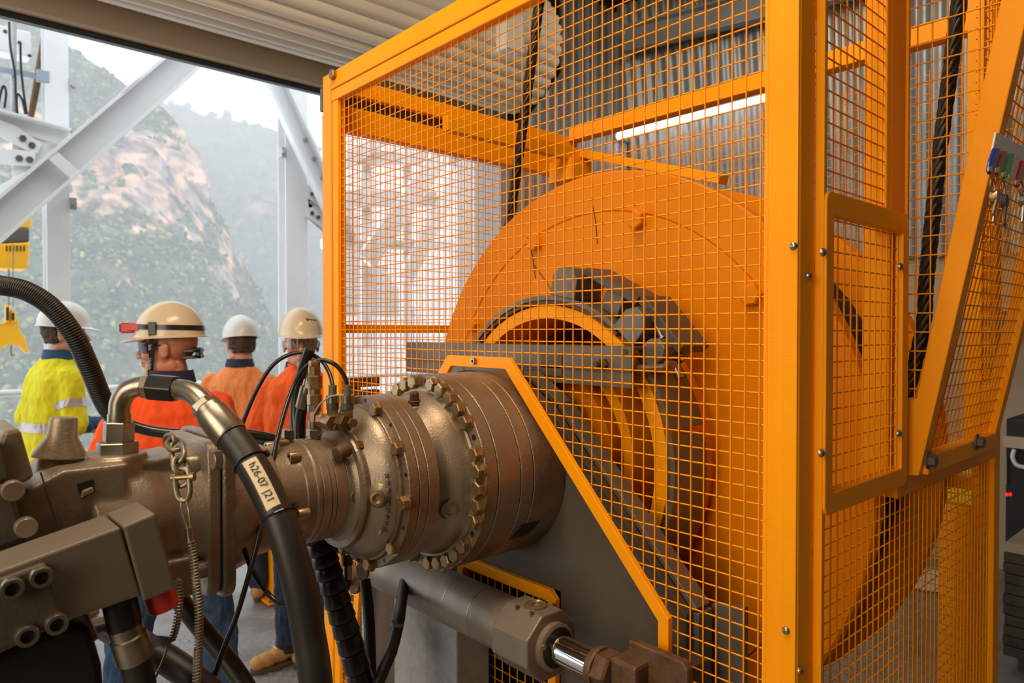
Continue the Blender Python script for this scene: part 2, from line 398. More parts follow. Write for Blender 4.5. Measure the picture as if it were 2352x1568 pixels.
# bracket cluster on the first column
bc = thing('beam_stub', 'white beam stub with bolted angle brackets on the left column', 'beam', tuple(at(60, 300, Y=YC - .1)))
m = MB(); m.bar(at(-700, 70, Y=YC - .12), at(160, 300, Y=YC - .12), .14, .016); m.bar(at(-700, 72, Y=YC - .06), at(160, 322, Y=YC - .06), .012, .13); m.build('beam', WHITE, bc, bevel=.002)
for pts, bl in (([(-30, 262), (40, 290), (96, 330), (86, 352), (60, 344), (-30, 296)], [(52, 318), (73, 334)]),
                ([(-30, 338), (82, 348), (80, 382), (-30, 374)], [(44, 364), (68, 367)]),
                ([(-30, 440), (80, 384), (92, 402), (-30, 466)], [(70, 408)])):
    m = MB(); m.prism([at(x, y, Y=YC - .10) for x, y in pts], (0, .02, 0)); m.build('angle_bracket', WHITE, bc, bevel=.003)
    for x, y in bl:
        m = MB(); m.hexb(at(x, y, Y=YC - .10), (0, -1, 0), .028, .022); m.build('bolt', GREYD, bc)
m = MB(); m.prism([at(28, 300, Y=YC - .05), at(110, 318, Y=YC - .05), at(110, 410, Y=YC - .05), at(60, 440, Y=YC - .05), at(28, 420, Y=YC - .05)], (0, .014, 0)); m.build('gusset', WHITE, bc)
# cabinet, conduit, strut and cables above the stub
jb = thing('junction_box', 'grey junction box high on the left behind the cables', 'box', tuple(at(30, 130, Y=YC + .4)))
m = MB(); p_ = at(-70, 40, Y=YC + .4); q_ = at(72, 132, Y=YC + .4); m.bx(p_.x, q_.x, YC + .4, YC + .6, q_.z, p_.z); m.build('housing', WHITE, jb, bevel=.01)
for x, y in ((12, 72), (68, 128), (45, 98)):
    m = MB(); m.cyl(at(x, y, Y=YC + .39), at(x, y, Y=YC + .41), .016, n=10); m.build('gland', GREYD, jb)
m = MB(); m.cyl(at(31, 40, Y=YC + .1), at(31, 258, Y=YC + .1), .022, n=12); tag(m.build('conduit_pipe', GALV, smooth=40), 'upright galvanised conduit in front of the junction box', 'pipe')
st = thing('strut_rail', 'horizontal blue grey strut clamped to the left column', 'rail', tuple(at(60, 175, Y=YC + .05)))
m = MB(); m.bar(at(-500, 76, Y=YC + .05), at(106, 178, Y=YC + .05), .04, .045); m.build('rail', MATS['blue_grey_steel'], st, bevel=.003)
m = MB(); m.obox(at(98, 176, Y=YC + .02), (.045, 0, 0), (0, .03, 0), (0, 0, .05)); m.build('clamp', MATS['blue_grey_steel'], st, bevel=.004)
m = MB(); m.tube([at(104, 62, Y=YC + .3), at(70, 268, Y=YC + .25)], .022, 8); tag(m.build('stay_rod', RUST, smooth=60), 'thick brown stay rod leaning behind the left column', 'rod')
m = MB(); m.tube([at(106, 120, Y=YC + .3), at(76, 268, Y=YC + .25)], .009, 8); tag(m.build('stay_rod', GREYD, smooth=60), 'thin grey stay rod beside the thick brown one', 'rod')
for lab, pts in (('black cable running straight down beside the conduit', [(21, 50), (24, 110), (34, 165), (36, 215), (38, 262)]),
                 ('black cable hanging from the junction box gland', [(47, 98), (48, 150), (54, 210), (62, 262)]),
                 ('black cable loop standing at the left photo edge', [(-6, 248), (4, 205), (10, 198), (14, 215), (10, 248)]),
                 ('short black cable loop beside the conduit foot', [(40, 262), (38, 225), (42, 216), (52, 232), (58, 262)])):
    m = MB(); m.tube(cr([at(x, y, Y=YC - .02) for x, y in pts], 6), .009, 8); tag(m.build('cable', BLACK, smooth=60), lab, 'cable', 'cables at the left column')
# handrail
hr = thing('handrail', 'white handrail along the deck edge behind the men', 'handrail', (1.8, YC, -.01))
zt = at(300, 889, Y=YC + .05).z; zm = at(220, 986, Y=YC + .05).z
for z_ in (zt, zm):
    m = MB(); m.cyl((-3, YC + .05, z_), (7.5, YC + .05, z_), .03, n=14); m.build('rail', WHITE, hr, smooth=40)
for k in range(-2, 6):
    m = MB(); x_ = 0.42 + k * 1.5; m.cyl((x_, YC + .05, -.01), (x_, YC + .05, zt), .026, n=12); m.build('stanchion', WHITE, hr, smooth=40)
# steel framework beyond the cage
fr = thing('steel_framework', 'white steel framework seen bright through the cage mesh', 'framework', tuple(at(940, 700, Y=YC + .3)))
for nm, (xa, ya), (xb, yb), w_ in (('diagonal', (770, 385), (950, 275), .16), ('beam', (740, 362), (1060, 366), .16), ('beam', (740, 456), (1000, 458), .2),
                               ('diagonal', (1062, 285), (840, 600), .26), ('diagonal', (1090, 330), (930, 640), .2), ('post', (838, 300), (838, 800), .12),
                               ('post', (930, 300), (930, 800), .12), ('beam', (740, 560), (1100, 565), .12), ('post', (1050, 280), (1050, 860), .16)):
    m = MB(); dy = .0 if nm == 'beam' else (.12 if nm == 'post' else -.12)
    m.bar(at(xa, ya, Y=YC + .5 + dy), at(xb, yb, Y=YC + .5 + dy), .1, w_, (0, 0, 1) if nm != 'post' else (1, 0, 0)); m.build(nm, WHITE, fr, bevel=.004)
q = corr(1.35, 0, 6.0, .12, .015); x_ = at(1052, 500, Y=YC - .6).x
s_ = q.build('cladding_sheet', WHITE, fr, W=Matrix.Translation((x_, YC - .6, -.5)), smooth=60)
q = corr(3.2, 0, 1.9, .09, .015); x_ = at(775, 500, Y=YC + 1.2).x
s_ = q.build('cladding_sheet', mat('bright_white_sheet', (.93, .93, .92), .5), fr, W=Matrix.Translation((x_, YC + 1.2, 0.0)), smooth=60)
# hoist and spreader hanging outside on the left
YEL = mat('yellow_hoist_paint', (0.85, 0.42, 0.01), 0.4)
ho = thing('chain_hoist', 'yellow chain hoist hanging outside at the left edge', 'hoist', tuple(at(36, 610, Y=8.1)))
def pp(pts, Y, th, nm, mt, par, bevel=.006):
    m = MB(); m.prism([at(x, y, Y=Y) for x, y in pts], (0, th, 0)); return m.build(nm, mt, par, bevel=bevel)
pp([(-60, 562), (68, 556), (68, 590), (62, 618), (-60, 614)], 8.0, .35, 'housing', YEL, ho, .015)
pp([(-60, 540), (40, 520), (68, 522), (68, 556), (-60, 562)], 8.02, .30, 'motor_cover', GREYD, ho, .02)
pp([(-60, 508), (72, 498), (72, 524), (66, 524), (40, 522), (-60, 545)], 8.05, .2, 'top_cover', YEL, ho, .01)
for k in range(6): pp([(14 + k * 8, 564), (17 + k * 8, 564), (17 + k * 8, 577), (14 + k * 8, 577)], 7.995, .01, 'vent_slot', BLACK, ho, 0)
m = MB(); m.cyl(at(20, 618, Y=8.1), at(20, 706, Y=8.1), .008, n=8); m.cyl(at(30, 560, Y=7.95), at(30, 706, Y=7.95), .005, n=8); m.build('hoist_chain', CHAINM, ho)
m = MB(); m.cyl((at(36, 500, Y=8.15).x, 8.15, at(36, 512, Y=8.15).z), (at(36, 500, Y=8.15).x, 8.15, 5.2), .008, n=10); m.build('suspension_rod', GALV, ho)
sp = thing('lifting_spreader', 'yellow lifting spreader hanging below the chain hoist', 'spreader', tuple(at(30, 800, Y=8.1)))
pp([(-40, 740), (10, 742), (14, 728), (40, 728), (46, 762), (56, 770), (66, 808), (60, 812), (40, 792), (12, 792), (-6, 812), (-40, 815)], 8.05, .06, 'frame', YEL, sp)
for x in (17, 30):
    m = MB(); m.cyl(at(x, 700 + (x - 17), Y=8.04), at(x, 740, Y=8.04), .022, n=10); m.build('pin', YEL, sp, smooth=40)
    m = MB(); m.cyl(at(x, 706 + (x - 17), Y=8.015), at(x, 735, Y=8.015), .012, n=8); m.build('pin_slot', BLACK, sp)
m = MB(); m.tube(cr([at(26, 792, Y=8.08), at(24, 806, Y=8.08), at(28, 818, Y=8.08), at(32, 812, Y=8.08)], 5), .014, 8); m.build('hook', STEEL, sp, smooth=60)

# ================================================================ HILLS
def hill(name, label, f0, f1, zb, ridge, r0, r1, nr, ns, amp, seed, rockband, rock_at):
    """valley side: rises from f0 (near, low) to a ridge at f1; ridge given as photo (px,py) pairs"""
    rx = [(p[0] - CX) / FPX * f1 for p in ridge]; rz = [CAMH + (760 - p[1]) / FPX * f1 for p in ridge]
    vs = []; fs = []; cols = []
    for i in range(nr + 1):
        r = r0 + (r1 - r0) * i / nr; zr = float(np.interp(r, rx, rz))
        for j in range(ns + 1):
            s = j / ns
            if s > 0.92: ss = .92 + (s - .92) * .2; drop = (s - .92) * 900
            else: ss = s; drop = 0
            f = f0 + (f1 - f0) * ss; rr_ = r * (0.55 + 0.45 * f / f1)
            z = zb + (zr - zb) * (min(ss, .936) / .936) ** 0.9 - drop
            p = V((rr_ * .012, f * .012, z * .012 + seed))
            n1 = noise.fractal(p * 1.3, 0.9, 2.1, 5); n2 = noise.ridged_multi_fractal(p * 2.6, 1.0, 2.0, 4, 1.0, 2.0)
            k = rock_at(rr_ / f * FPX + CX, 760 - (z - CAMH) / f * FPX); msk = max(0.0, min(1.0, k + n1 * .9))
            n6 = noise.ridged_multi_fractal(p * 9, 1.0, 2.0, 3, 1.0, 2.0)
            f -= n1 * amp * 2.2 + (n6 - 1.0) * 2.4 * msk + (n2 - 1.0) * amp * (.5 + 1.6 * msk); z += n1 * amp * .6
            w_ = CAM + V((FWD.x, FWD.y, 0)).normalized() * f + RIGHT * rr_; w_.z = z
            vs.append(w_)
            n3 = noise.noise(p * 9); n4 = noise.noise(p * 22 + V((3, 1, 7)))
            st2 = noise.noise(V((p.x * 34, p.y * 34, p.z * 9))); n7 = noise.noise(p * 48); st_ = noise.noise(V((p.x * 16, p.y * 16, p.z * 3.2))); vd = noise.voronoi(V((p.x * 26 + n3 * .6, p.y * 10, p.z * 11 + n4 * .5)))[0]; ce = noise.cell(V((p.x * 22 + n3, 0, p.z * 13))); cw = max(0, min(1, (vd[1] - vd[0]) * 5)); rock = V((.58, .36, .25)).lerp(V((.20, .16, .19)), max(0, min(1, 1.05 - cw + .5 * ce + .5 * st_))) * (1 + .35 * n3 + .3 * n7) + V((.10, .08, .06)) * n4; scrub = V((.055, .072, .040)) * (1 + .5 * n4) + V((.10, .07, .08)) * max(0, n3)  # crevice and fissure shadows are put into the rock colour as dark purple
            t_ = 1 / (1 + math.exp(-13 * (msk + .5 * n4 + .35 * n3 + .35 * n7 - .25 * max(0, st2) - .55))); c_ = scrub.lerp(rock, t_); cols.append((c_.x, c_.y, c_.z, 1, t_))
    for i in range(nr):
        for j in range(ns):
            a = i * (ns + 1) + j; fs.append((a, a + ns + 1, a + ns + 2, a + 1))
    me = bpy.data.meshes.new(name); me.from_pydata(vs, [], fs); me.update()
    ca = me.color_attributes.new('tint', 'FLOAT_COLOR', 'POINT'); ca.data.foreach_set('color', np.array([max(0.004, x) for c in cols for x in c[:4]], dtype=np.float32))
    me.materials.append(HILLM); me.shade_smooth()
    o = link(name, me); tag(o, label, 'hill')
    return vs, cols, nr, ns
HILLM = mat('bush_hillside', (.1, .1, .1), 0.95, attr='tint', spec=0.1)
TREEM = mat('eucalypt_foliage', (.1, .1, .1), 0.9, attr='tint', spec=0.1)
def canopy(name, label, data, count, size, seed, smin=0.0, sub=2):
    vs, cols, nr, ns = data; rnd = random.Random(seed); m = MB(); tc = []
    iv = None; tries = 0; n = 0
    while n < count and tries < count * 6:
        tries += 1; k = rnd.randrange(len(vs)); j = k % (ns + 1)
        if cols[k][4] > .45 or j > ns * .925 or j < ns * smin: continue
        p = vs[k]; s_ = size * rnd.uniform(.6, 1.5)
        q = p + V((rnd.uniform(-1, 1), rnd.uniform(-1, 1), 0)) * size * 1.2
        m.ico(q + V((0, 0, s_ * .5)), (s_ * rnd.uniform(.8, 1.2), s_ * rnd.uniform(.8, 1.2), s_ * rnd.uniform(.7, 1.25)), sub); n += 1
        g = rnd.random(); c = V((.042, .070, .030)).lerp(V((.23, .24, .075)), g * g * g); c = c.lerp(V((.09, .11, .10)), rnd.random() * .6) * rnd.uniform(.65, 1.8)
        tc += [(c.x, c.y, c.z, 1)] * len(_ICO[sub][0])
    me = m.mesh(name); co = np.array(m.v); rn = np.random.RandomState(seed).normal(0, size * .2, co.shape); co = co + rn; me.vertices.foreach_set('co', co.ravel())
    ca = me.color_attributes.new('tint', 'FLOAT_COLOR', 'POINT'); ca.data.foreach_set('color', np.array(tc, dtype=np.float32).ravel())
    me.materials.append(TREEM); me.shade_smooth(); o = link(name, me, kind='stuff'); tag(o, label, 'trees')
def rk1(px, py):
    a = .95 - abs((py - 415) / 165) ** 2.2 - max(0, (px - 430) / 110) ** 2 - max(0, (120 - px) / 200) ** 2
    b = .62 - ((px - 545) / 90) ** 2 - ((py - 590) / 150) ** 2
    c = .5 - ((px - 250) / 130) ** 2 - ((py - 985) / 90) ** 2
    return max(a, b, c, -1.0)
def rk2(px, py): return .12 - ((py - 470) / 130) ** 2
HN = hill('hillside', 'near hillside with pale orange cliffs and scrub', 120, 250, -52,
          [(-900, -60), (-200, -20), (100, 62), (165, 108), (240, 160), (300, 195), (340, 228), (400, 262), (450, 330), (500, 420), (560, 560), (640, 740), (760, 920), (1000, 1150), (1500, 1300)], -300, 60, 400, 260, 5.0, 3.1, None, rk1)
HF = hill('hillside', 'hazy far forested ridge behind the columns', 230, 440, -90,
          [(-400, 150), (100, 190), (400, 240), (480, 262), (560, 283), (620, 292), (660, 302), (745, 332), (790, 420), (850, 560), (950, 720), (1200, 820), (1900, 860)], -420, 260, 150, 110, 6.0, 9.7, None, rk2)
canopy('forest_canopy', 'eucalypt tree crowns covering the near hillside', HN, 26000, .62, 5, 0.0, 1)
canopy('forest_canopy', 'tree crowns covering the far hazy ridge', HF, 7000, 2.0, 6, .1, 1)
# mist lying in the valley
mh = bpy.data.materials.new('valley_mist'); mh.use_nodes = True; nt = mh.node_tree; nt.nodes.clear()
ou = nt.nodes.new('ShaderNodeOutputMaterial'); vs_ = nt.nodes.new('ShaderNodeVolumeScatter'); vs_.inputs['Color'].default_value = (.93, .96, 1, 1); vs_.inputs['Density'].default_value = 0.0018
vs_.inputs['Anisotropy'].default_value = 0.0
nt.links.new(vs_.outputs[0], ou.inputs['Volume'])
m = MB(); ff = V((FWD.x, FWD.y, 0)).normalized()
m.hexa([ff * 30 + RIGHT * -420 + V((0, 0, -130)), ff * 30 + RIGHT * 300 + V((0, 0, -130)), ff * 640 + RIGHT * 420 + V((0, 0, -130)), ff * 640 + RIGHT * -520 + V((0, 0, -130)),
        ff * 30 + RIGHT * -420 + V((0, 0, 230)), ff * 30 + RIGHT * 300 + V((0, 0, 230)), ff * 640 + RIGHT * 420 + V((0, 0, 230)), ff * 640 + RIGHT * -520 + V((0, 0, 230))])
o = m.build('valley_mist', mh, kind='stuff'); tag(o, 'pale mist hanging in the valley outside', 'mist')
mh2 = mh.copy(); mh2.name = 'far_mist'; [n for n in mh2.node_tree.nodes if n.type == 'VOLUME_SCATTER'][0].inputs['Density'].default_value = 0.0042
m = MB(); m.hexa([ff * fa_ + RIGHT * rr__ + V((0, 0, zz_)) for zz_ in (-130, 230) for fa_, rr__ in ((258, -500), (258, 400), (640, 420), (640, -520))])
o = m.build('valley_mist', mh2, kind='stuff'); tag(o, 'thicker bluish mist in front of the far ridge', 'mist')
# ================================================================ GUARD CAGE
X0, X1, Y0, Y1, ZTOP = 0.9975, 2.071, 0.4807, 1.9608, 2.465
PIT, WR = 0.0247, 0.0014
cage = thing('guard_cage', 'orange wire mesh guard cage around the winch drum', 'guard cage', ((X0 + X1) / 2, (Y0 + Y1) / 2, 0))
def part(nm, mt=OR, par=None, bevel=.003, **k):
    return lambda m: m.build(nm, mt, par or cage, bevel=bevel, **k)
def cb(nm, x0, x1, y0, y1, z0, z1, mt=OR, par=None, bevel=.003):
    m = MB(); m.bx(x0, x1, y0, y1, z0, z1); return m.build(nm, mt, par or cage, bevel=bevel)
# corner posts
cb('post', X0, X0 + .05, Y0, Y0 + .05, 0, 3.1); cb('post', X0, X0 + .05, Y1 - .05, Y1, 0, ZTOP)
cb('post', X1 - .05, X1, Y0, Y0 + .05, 0, 3.1); cb('post', X1 - .05, X1, Y1 - .05, Y1, 0, ZTOP)
# outer cover strip on the near corner post, seen as the second tone
cb('post_cover', X0 - .004, X0, Y0 + .001, Y0 + .026, 0, 3.1, bevel=.001)
cb('post_cover', X0 + .052, X0 + .06, Y0 - .012, Y0 + .002, 0, 3.1, bevel=.001)
cb('post', X0 + .012, X0 + .05, Y1 + .002, Y1 + .03, 0, 2.36)
# face A rails
cb('rail', X0, X0 + .05, Y0 + .05, Y1 - .05, ZTOP - .05, ZTOP); cb('rail', X0, X0 + .05, Y0 + .05, Y1 - .05, 0.04, .09)
cb('panel_frame', X0 + .002, X0 + .03, Y0 + .05, Y1 - .05, ZTOP - .085, ZTOP - .052); cb('panel_frame', X0 + .004, X0 + .03, Y1 - .084, Y1 - .052, .09, ZTOP - .085)
cb('panel_frame', X0 + .006, X0 + .03, Y0 + .052, Y0 + .060, .09, ZTOP - .085)
# sloping roof stay over the front: rails of the other faces
cb('rail', X0 + .05, X1 - .05, Y1 - .05, Y1, ZTOP - .05, ZTOP); cb('rail', X0 + .05, X1 - .05, Y1 - .045, Y1 - .005, ZTOP - .16, ZTOP - .085)
cb('rail', X1 - .05, X1, Y0 + .05, Y1 - .05, ZTOP - .018, ZTOP + .035)
cb('rail', X0 + .05, X1 - .05, Y1 - .045, Y1 - .01, 1.694, 1.720); cb('rail', X0 + .05, X1 - .05, Y1 - .045, Y1 - .01, .04, .09)
cb('rail', X1 - .04, X1, Y0 + .05, Y1 - .05, 1.30, 1.335); cb('rail', X1 - .04, X1, Y0 + .05, Y1 - .05, .04, .09)
cb('rail', X0 + .05, X1 - .05, Y0, Y0 + .05, .04, .09)
m = MB(); m.bar((1.35, Y1 - .14, ZTOP - .10), (X1 - .05, Y1 - .14, ZTOP - .10), .03, .05); m.build('rail', OR, cage, bevel=.003)
m = MB(); m.bar((X1 - .06, Y1 - .06, ZTOP - .06), tuple(at(1662, 412, X=1.86)), .04, .03); m.build('stay', OR, cage, bevel=.003)
cb('corner_bracket', X1 - .16, X1 - .05, Y1 - .17, Y1 - .05, ZTOP - .2, ZTOP - .12)
cb('gap_blocker', X0 + .05, X1 - .05, Y1 - .03, Y1 - .025, ZTOP - .087, ZTOP - .048, GREYD, bevel=0)  # added dark strip that hides bright sky between the two rails
# bolts on the posts
def pbolt(p, ax, r=.0062, h=.005, mt=None, par=None):
    m = MB(); m.lathe((0, 0, 0), (0, 0, 1), [(0, r), (h * .5, r * .95), (h, r * .55)], 14, cap=True)
    return m.build('bolt', mt or STEEL, par or cage, W=frameM(p, ax), smooth=50)
pbolt(at(1823, 565, X=X0 - .004), (-1, 0, 0)); pbolt(at(1806, 1447, X=X0 - .004), (-1, 0, 0))
for px, py in ((1857, 633), (1836, 1540)): pbolt(at(px, py, Y=Y0 - .001), (0, -1, 0))
m = MB(); m.hexb((0, 0, 0), (0, 0, 1), .016, .012); m.build('bolt', BOLT, cage, W=frameM(at(768, 172, X=X0), (-1, 0, 0)))
cb('end_cap', X0 + .0, X0 + .05, Y1, Y1 + .02, ZTOP - .10, ZTOP - .03, GREYD)
# trapezoid frame where the gearbox passes through
TO = [(1.8905, 0.0600), (1.7423, 1.2107), (1.3784, 1.5917), (1.3319, 1.6430), (1.1143, 1.6430), (1.0165, 1.5385), (0.7049, 1.2088), (0.7049, 0.0600)]
TI = [(1.8667, 0.0600), (1.7176, 1.1946), (1.3566, 1.5746), (1.3186, 1.6183), (1.1267, 1.6183), (1.0431, 1.5290), (0.7268, 1.1984), (0.7268, 0.0600)]
m = MB(); m.ring([(X0 - .004, y, z) for y, z in TO], [(X0 - .004, y, z) for y, z in TI], (.012, 0, 0), closed=False); m.build('opening_frame', OR, cage, bevel=.0015)
m = MB(); m.cap((0, 0, 0), (0, 0, 1), .007, .009); m.build('bolt', STEEL, cage, W=frameM(at(1092, 829, X=X0 - .004), (-1, 0, 0)), smooth=40)
TPY = [(p[0] * .6 + q[0] * .4) for p, q in zip(TO, TI)]; TPZ = [(p[1] * .6 + q[1] * .4) for p, q in zip(TO, TI)]
def in_trap(y, z):
    c = False; n = len(TO)
    for i in range(n):
        j = i - 1
        if (TPZ[i] > z) != (TPZ[j] > z) and y < (TPY[j] - TPY[i]) * (z - TPZ[i]) / (TPZ[j] - TPZ[i]) + TPY[i]: c = not c
    return c
la, lz = Y1 - Y0 - .13, ZTOP - .16
wires((X0 + .012, Y0 + .056, .08), (0, 1, 0), (0, 0, 1), round(la / PIT), round(lz / PIT), la, lz, WR, off_vec=(.003, 0, 0),
      clip=lambda u, v: not in_trap(Y0 + .056 + u, .08 + v)).build('wire_mesh', ORW, cage, smooth=80, kind='stuff')
lb = X1 - X0 - .10
wires((X0 + .05, Y1 - .02, .08), (1, 0, 0), (0, 0, 1), round(lb / PIT), round(lz / PIT), lb, lz, WR * .75, off_vec=(0, .003, 0)).build('wire_mesh', ORW, cage, smooth=80, kind='stuff')
wires((X1 - .02, Y0 + .05, .08), (0, 1, 0), (0, 0, 1), round(la / PIT), round(lz / PIT), la, lz, WR * .75, off_vec=(.003, 0, 0)).build('wire_mesh', ORW, cage, smooth=80, kind='stuff')
# face B: upper mesh, inspection panel, post, lower mesh
YB = Y0 + .012
wires((X0 + .05, YB, 1.89), (1, 0, 0), (0, 0, 1), 14, 48, .35, 1.2, WR, off_vec=(0, -.003, 0)).build('wire_mesh', ORW, cage, smooth=80, kind='stuff')
cb('panel_frame', 1.335, 1.354, Y0 + .004, Y0 + .03, 1.89, 3.1)
wires((X0 + .05, YB, .08), (1, 0, 0), (0, 0, 1), 39, 53, .975, 1.34, WR, off_vec=(0, .003, 0), clip=lambda u, v: not (v > 1.32 and u > .38)).build('wire_mesh', ORW, cage, smooth=80, kind='stuff')
wires((1.90, YB, 1.39), (1, 0, 0), (0, 0, 1), 5, 68, .125, 1.7, WR, off_vec=(0, .003, 0)).build('wire_mesh', ORW, cage, smooth=80, kind='stuff')
cb('post', 1.354, 1.425, Y0 + .004, Y0 + .05, 1.415, 3.1); cb('rail', 1.387, X1 - .05, Y0, Y0 + .04, 1.391, 1.434)
ip = thing('x', 'x', 'x'); bpy.data.objects.remove(ip)
def rrect(x0, x1, z0, z1, r, y, n=5):
    out = []
    for cx, cz, a0 in ((x1 - r, z1 - r, 0), (x0 + r, z1 - r, 90), (x0 + r, z0 + r, 180), (x1 - r, z0 + r, 270)):
        for k in range(n + 1):
            a = math.radians(a0 + 90 * k / n); out.append((cx + r * math.cos(a), y, cz + r * math.sin(a)))
    return out
m = MB(); m.ring(rrect(1.0507, 1.389, 1.420, 1.911, .017, Y0 - .016), rrect(1.0773, 1.3604, 1.453, 1.875, .004, Y0 - .016), (0, .014, 0))
ip = m.build('inspection_panel', OR, cage, bevel=.002)
wires((1.070, Y0 - .008, 1.444), (1, 0, 0), (0, 0, 1), 12, 18, .298, .44, WR, off_vec=(0, .003, 0)).build('wire_mesh', ORW, ip, smooth=80, kind='stuff')
for px, py in ((1888, 579), (1884, 1040), (2066, 612), (2062, 995)): pbolt(at(px, py, Y=Y0 - .016), (0, -1, 0), .0066, .006, par=ip)
# rope chute: two triangular mesh cheeks with a sloping mesh front
def yout(z): return 0.3814 - 0.205 * (z - 1.854)
def yin(z): return 0.4608 - 0.1825 * (z - 1.586)
ch = None
for i, xx in enumerate((1.425, 1.90)):
    m = MB(); m.prism([(xx, Y0 + .034, 1.43), (xx, Y0 - .0, 1.43), (xx, Y0 - .0, 3.1), (xx, Y0 + .034, 3.1)], (.012, 0, 0)); m.build('chute_bar', OR, cage, bevel=.002)
    m = MB(); z_ = 3.1; wv = .048
    m.prism([(xx, Y0, 1.430), (xx, Y0 - .023, 1.432), (xx, yout(z_), z_), (xx, yin(z_), z_), (xx, yin(1.575), 1.575), (xx, Y0, 1.575)], (.035, 0, 0)); m.build('chute_bar', OR, cage, bevel=.002)
    wires((xx + .006, .06, 1.434), (0, 1, 0), (0, 0, 1), 17, 46, .42, 1.62, WR, off_vec=(-.003, 0, 0), clip=lambda u, v: .06 + u > yout(1.434 + v)).build('wire_mesh', ORW, cage, smooth=80, kind='stuff')
dz = V((0, yout(3.1) - yout(1.42), 3.1 - 1.42)); sd = dz.normalized()
wires((1.455, yout(1.454) + .006, 1.454), (1, 0, 0), sd, 18, 62, .445, 1.62, WR, off_vec=(0, -.003, 0)).build('wire_mesh', ORW, cage, smooth=80, kind='stuff')
cb('chute_sill', 1.445, 1.90, Y0 - .033, Y0 - .005, 1.432, 1.467)
for px, py, yy in ((2131, 1056, Y0 - .036), (2243, 1014, Y0 - .036)):
    m = MB(); m.lathe((0, 0, 0), (0, 0, 1), [(0, .017), (.003, .017)], 18); m.hexb((0, 0, .003), (0, 0, 1), .0125, .012); m.build('bolt', GREYD, cage, W=frameM(at(px, py, Y=yy), (0, -1, 0)))

# ================================================================ WINCH DRUM
YA, ZA = 1.22, 1.405
AX = V((1, 0, 0))
def axp(x): return V((x, YA, ZA))
drum = thing('winch_drum', 'large orange winch drum inside the mesh cage', 'winch drum', (1.6, YA, .4))
XF, RF, XB = 1.386, 0.705, 1.80
def ringlathe(prof, n=96):  # closed profile revolved about the winch axis
    m = MB(); x, y, z = basis(AX); k = len(prof); vs = []; fs = []
    for a in range(n):
        t = 2 * math.pi * a / n; d = y * math.cos(t) + x * math.sin(t)
        for xx, r in prof: vs.append(axp(xx) + d * r)
    for a in range(n):
        b = (a + 1) % n
        for i in range(k):
            j = (i + 1) % k; fs.append((a * k + i, a * k + j, b * k + j, b * k + i))
    return m.add(vs, fs)
ringlathe([(XF, .33), (XF, .600), (XF + .004, .603), (XF, .606), (XF, RF - .004), (XF + .004, RF), (XF + .036, RF), (XF + .04, RF - .004), (XF + .04, .33)]).build('front_flange', ORD, drum, smooth=35)
ringlathe([(XB - .04, .33), (XB - .04, RF), (XB, RF), (XB, .33)]).build('rear_flange', ORD, drum, smooth=35)
ringlathe([(XF + .03, .43), (XF + .03, .45), (XB - .03, .45), (XB - .03, .43)]).build('barrel', ORD, drum, smooth=35)
# layers of rope on the barrel
m = MB(); k = 0; pts = []
nt_ = 14
for i in range(nt_ * 40 + 1):
    a = 2 * math.pi * i / 40; xx = XF + .055 + (XB - XF - .11) * i / (nt_ * 40); pts.append(axp(xx) + V((0, math.cos(a), math.sin(a))) * .615)
m.tube(pts, .0145, 8); m.build('rope_winding', ROPE, drum, smooth=60)
ringlathe([(XF + .042, .45), (XF + .042, .606), (XB - .042, .606), (XB - .042, .45)]).build('rope_layers', ROPE, drum, smooth=35)
# flange bolts and weld scars
for k in range(10):
    a = math.radians(38.6 - k * 36 + 66)
    m = MB(); m.hexb((0, 0, 0), (0, 0, 1), .024, .022); m.build('bolt', ORD, drum, W=frameM(axp(XF) + V((0, math.cos(a), math.sin(a))) * .585, (-1, 0, 0), .3 * k))
for (xa, ya), (xb, yb) in (((1212, 545), (1230, 640)), ((1228, 610), (1280, 690)), ((1358, 455), (1372, 560))):
    m = MB(); m.tube([at(xa, ya, X=XF - .0005), at((xa + xb) / 2 + 3, (ya + yb) / 2, X=XF - .0005), at(xb, yb, X=XF - .0005)], .0016, 6); m.build('weld_scar', RUST, drum)
# brake ring (rim) standing proud of the flange, hollow with an open hub inside
XR = 1.21
ringlathe([(XR, .326), (XR, .355), (XR + .002, .358), (XF + .005, .358), (XF + .005, .326)]).build('brake_rim', OR, drum, smooth=35)
ringlathe([(1.66, .12), (1.66, .412), (1.675, .412), (1.675, .12)]).build('rim_web', ORD, drum, smooth=35)
ringlathe([(XR - .02, .10), (XR - .02, .19), (XR + .0, .21), (1.66, .215), (1.66, .10)]).build('hub', ORD, drum, smooth=35)
ringlathe([(XR + .01, .235), (XR + .01, .262), (XR + .10, .262), (XR + .10, .235)]).build('hub_step', OR, drum, smooth=35)
for k in range(4):
    a = math.radians(90 * k + 52)
    m = MB(); d = V((0, math.cos(a), math.sin(a))); m.obox(axp(XR + .14) + d * .30, V((.045, 0, 0)), d * .045, d.cross(AX) * .010); m.build('stiffener', OR, drum, bevel=.002)
for k in range(10):
    a = math.radians(36 * k - 16); m = MB(); m.cap((0, 0, 0), (0, 0, 1), .019, .02); m.build('bolt', GREYD, drum, W=frameM(axp(XR - .02) + V((0, math.cos(a), math.sin(a))) * .155, (-1, 0, 0)), smooth=40)
m = MB(); m.lathe(axp(X0 + .05), AX, [(0, .11), (.2, .11)], 40); m.build('drive_shaft', GREYD, drum, smooth=40)
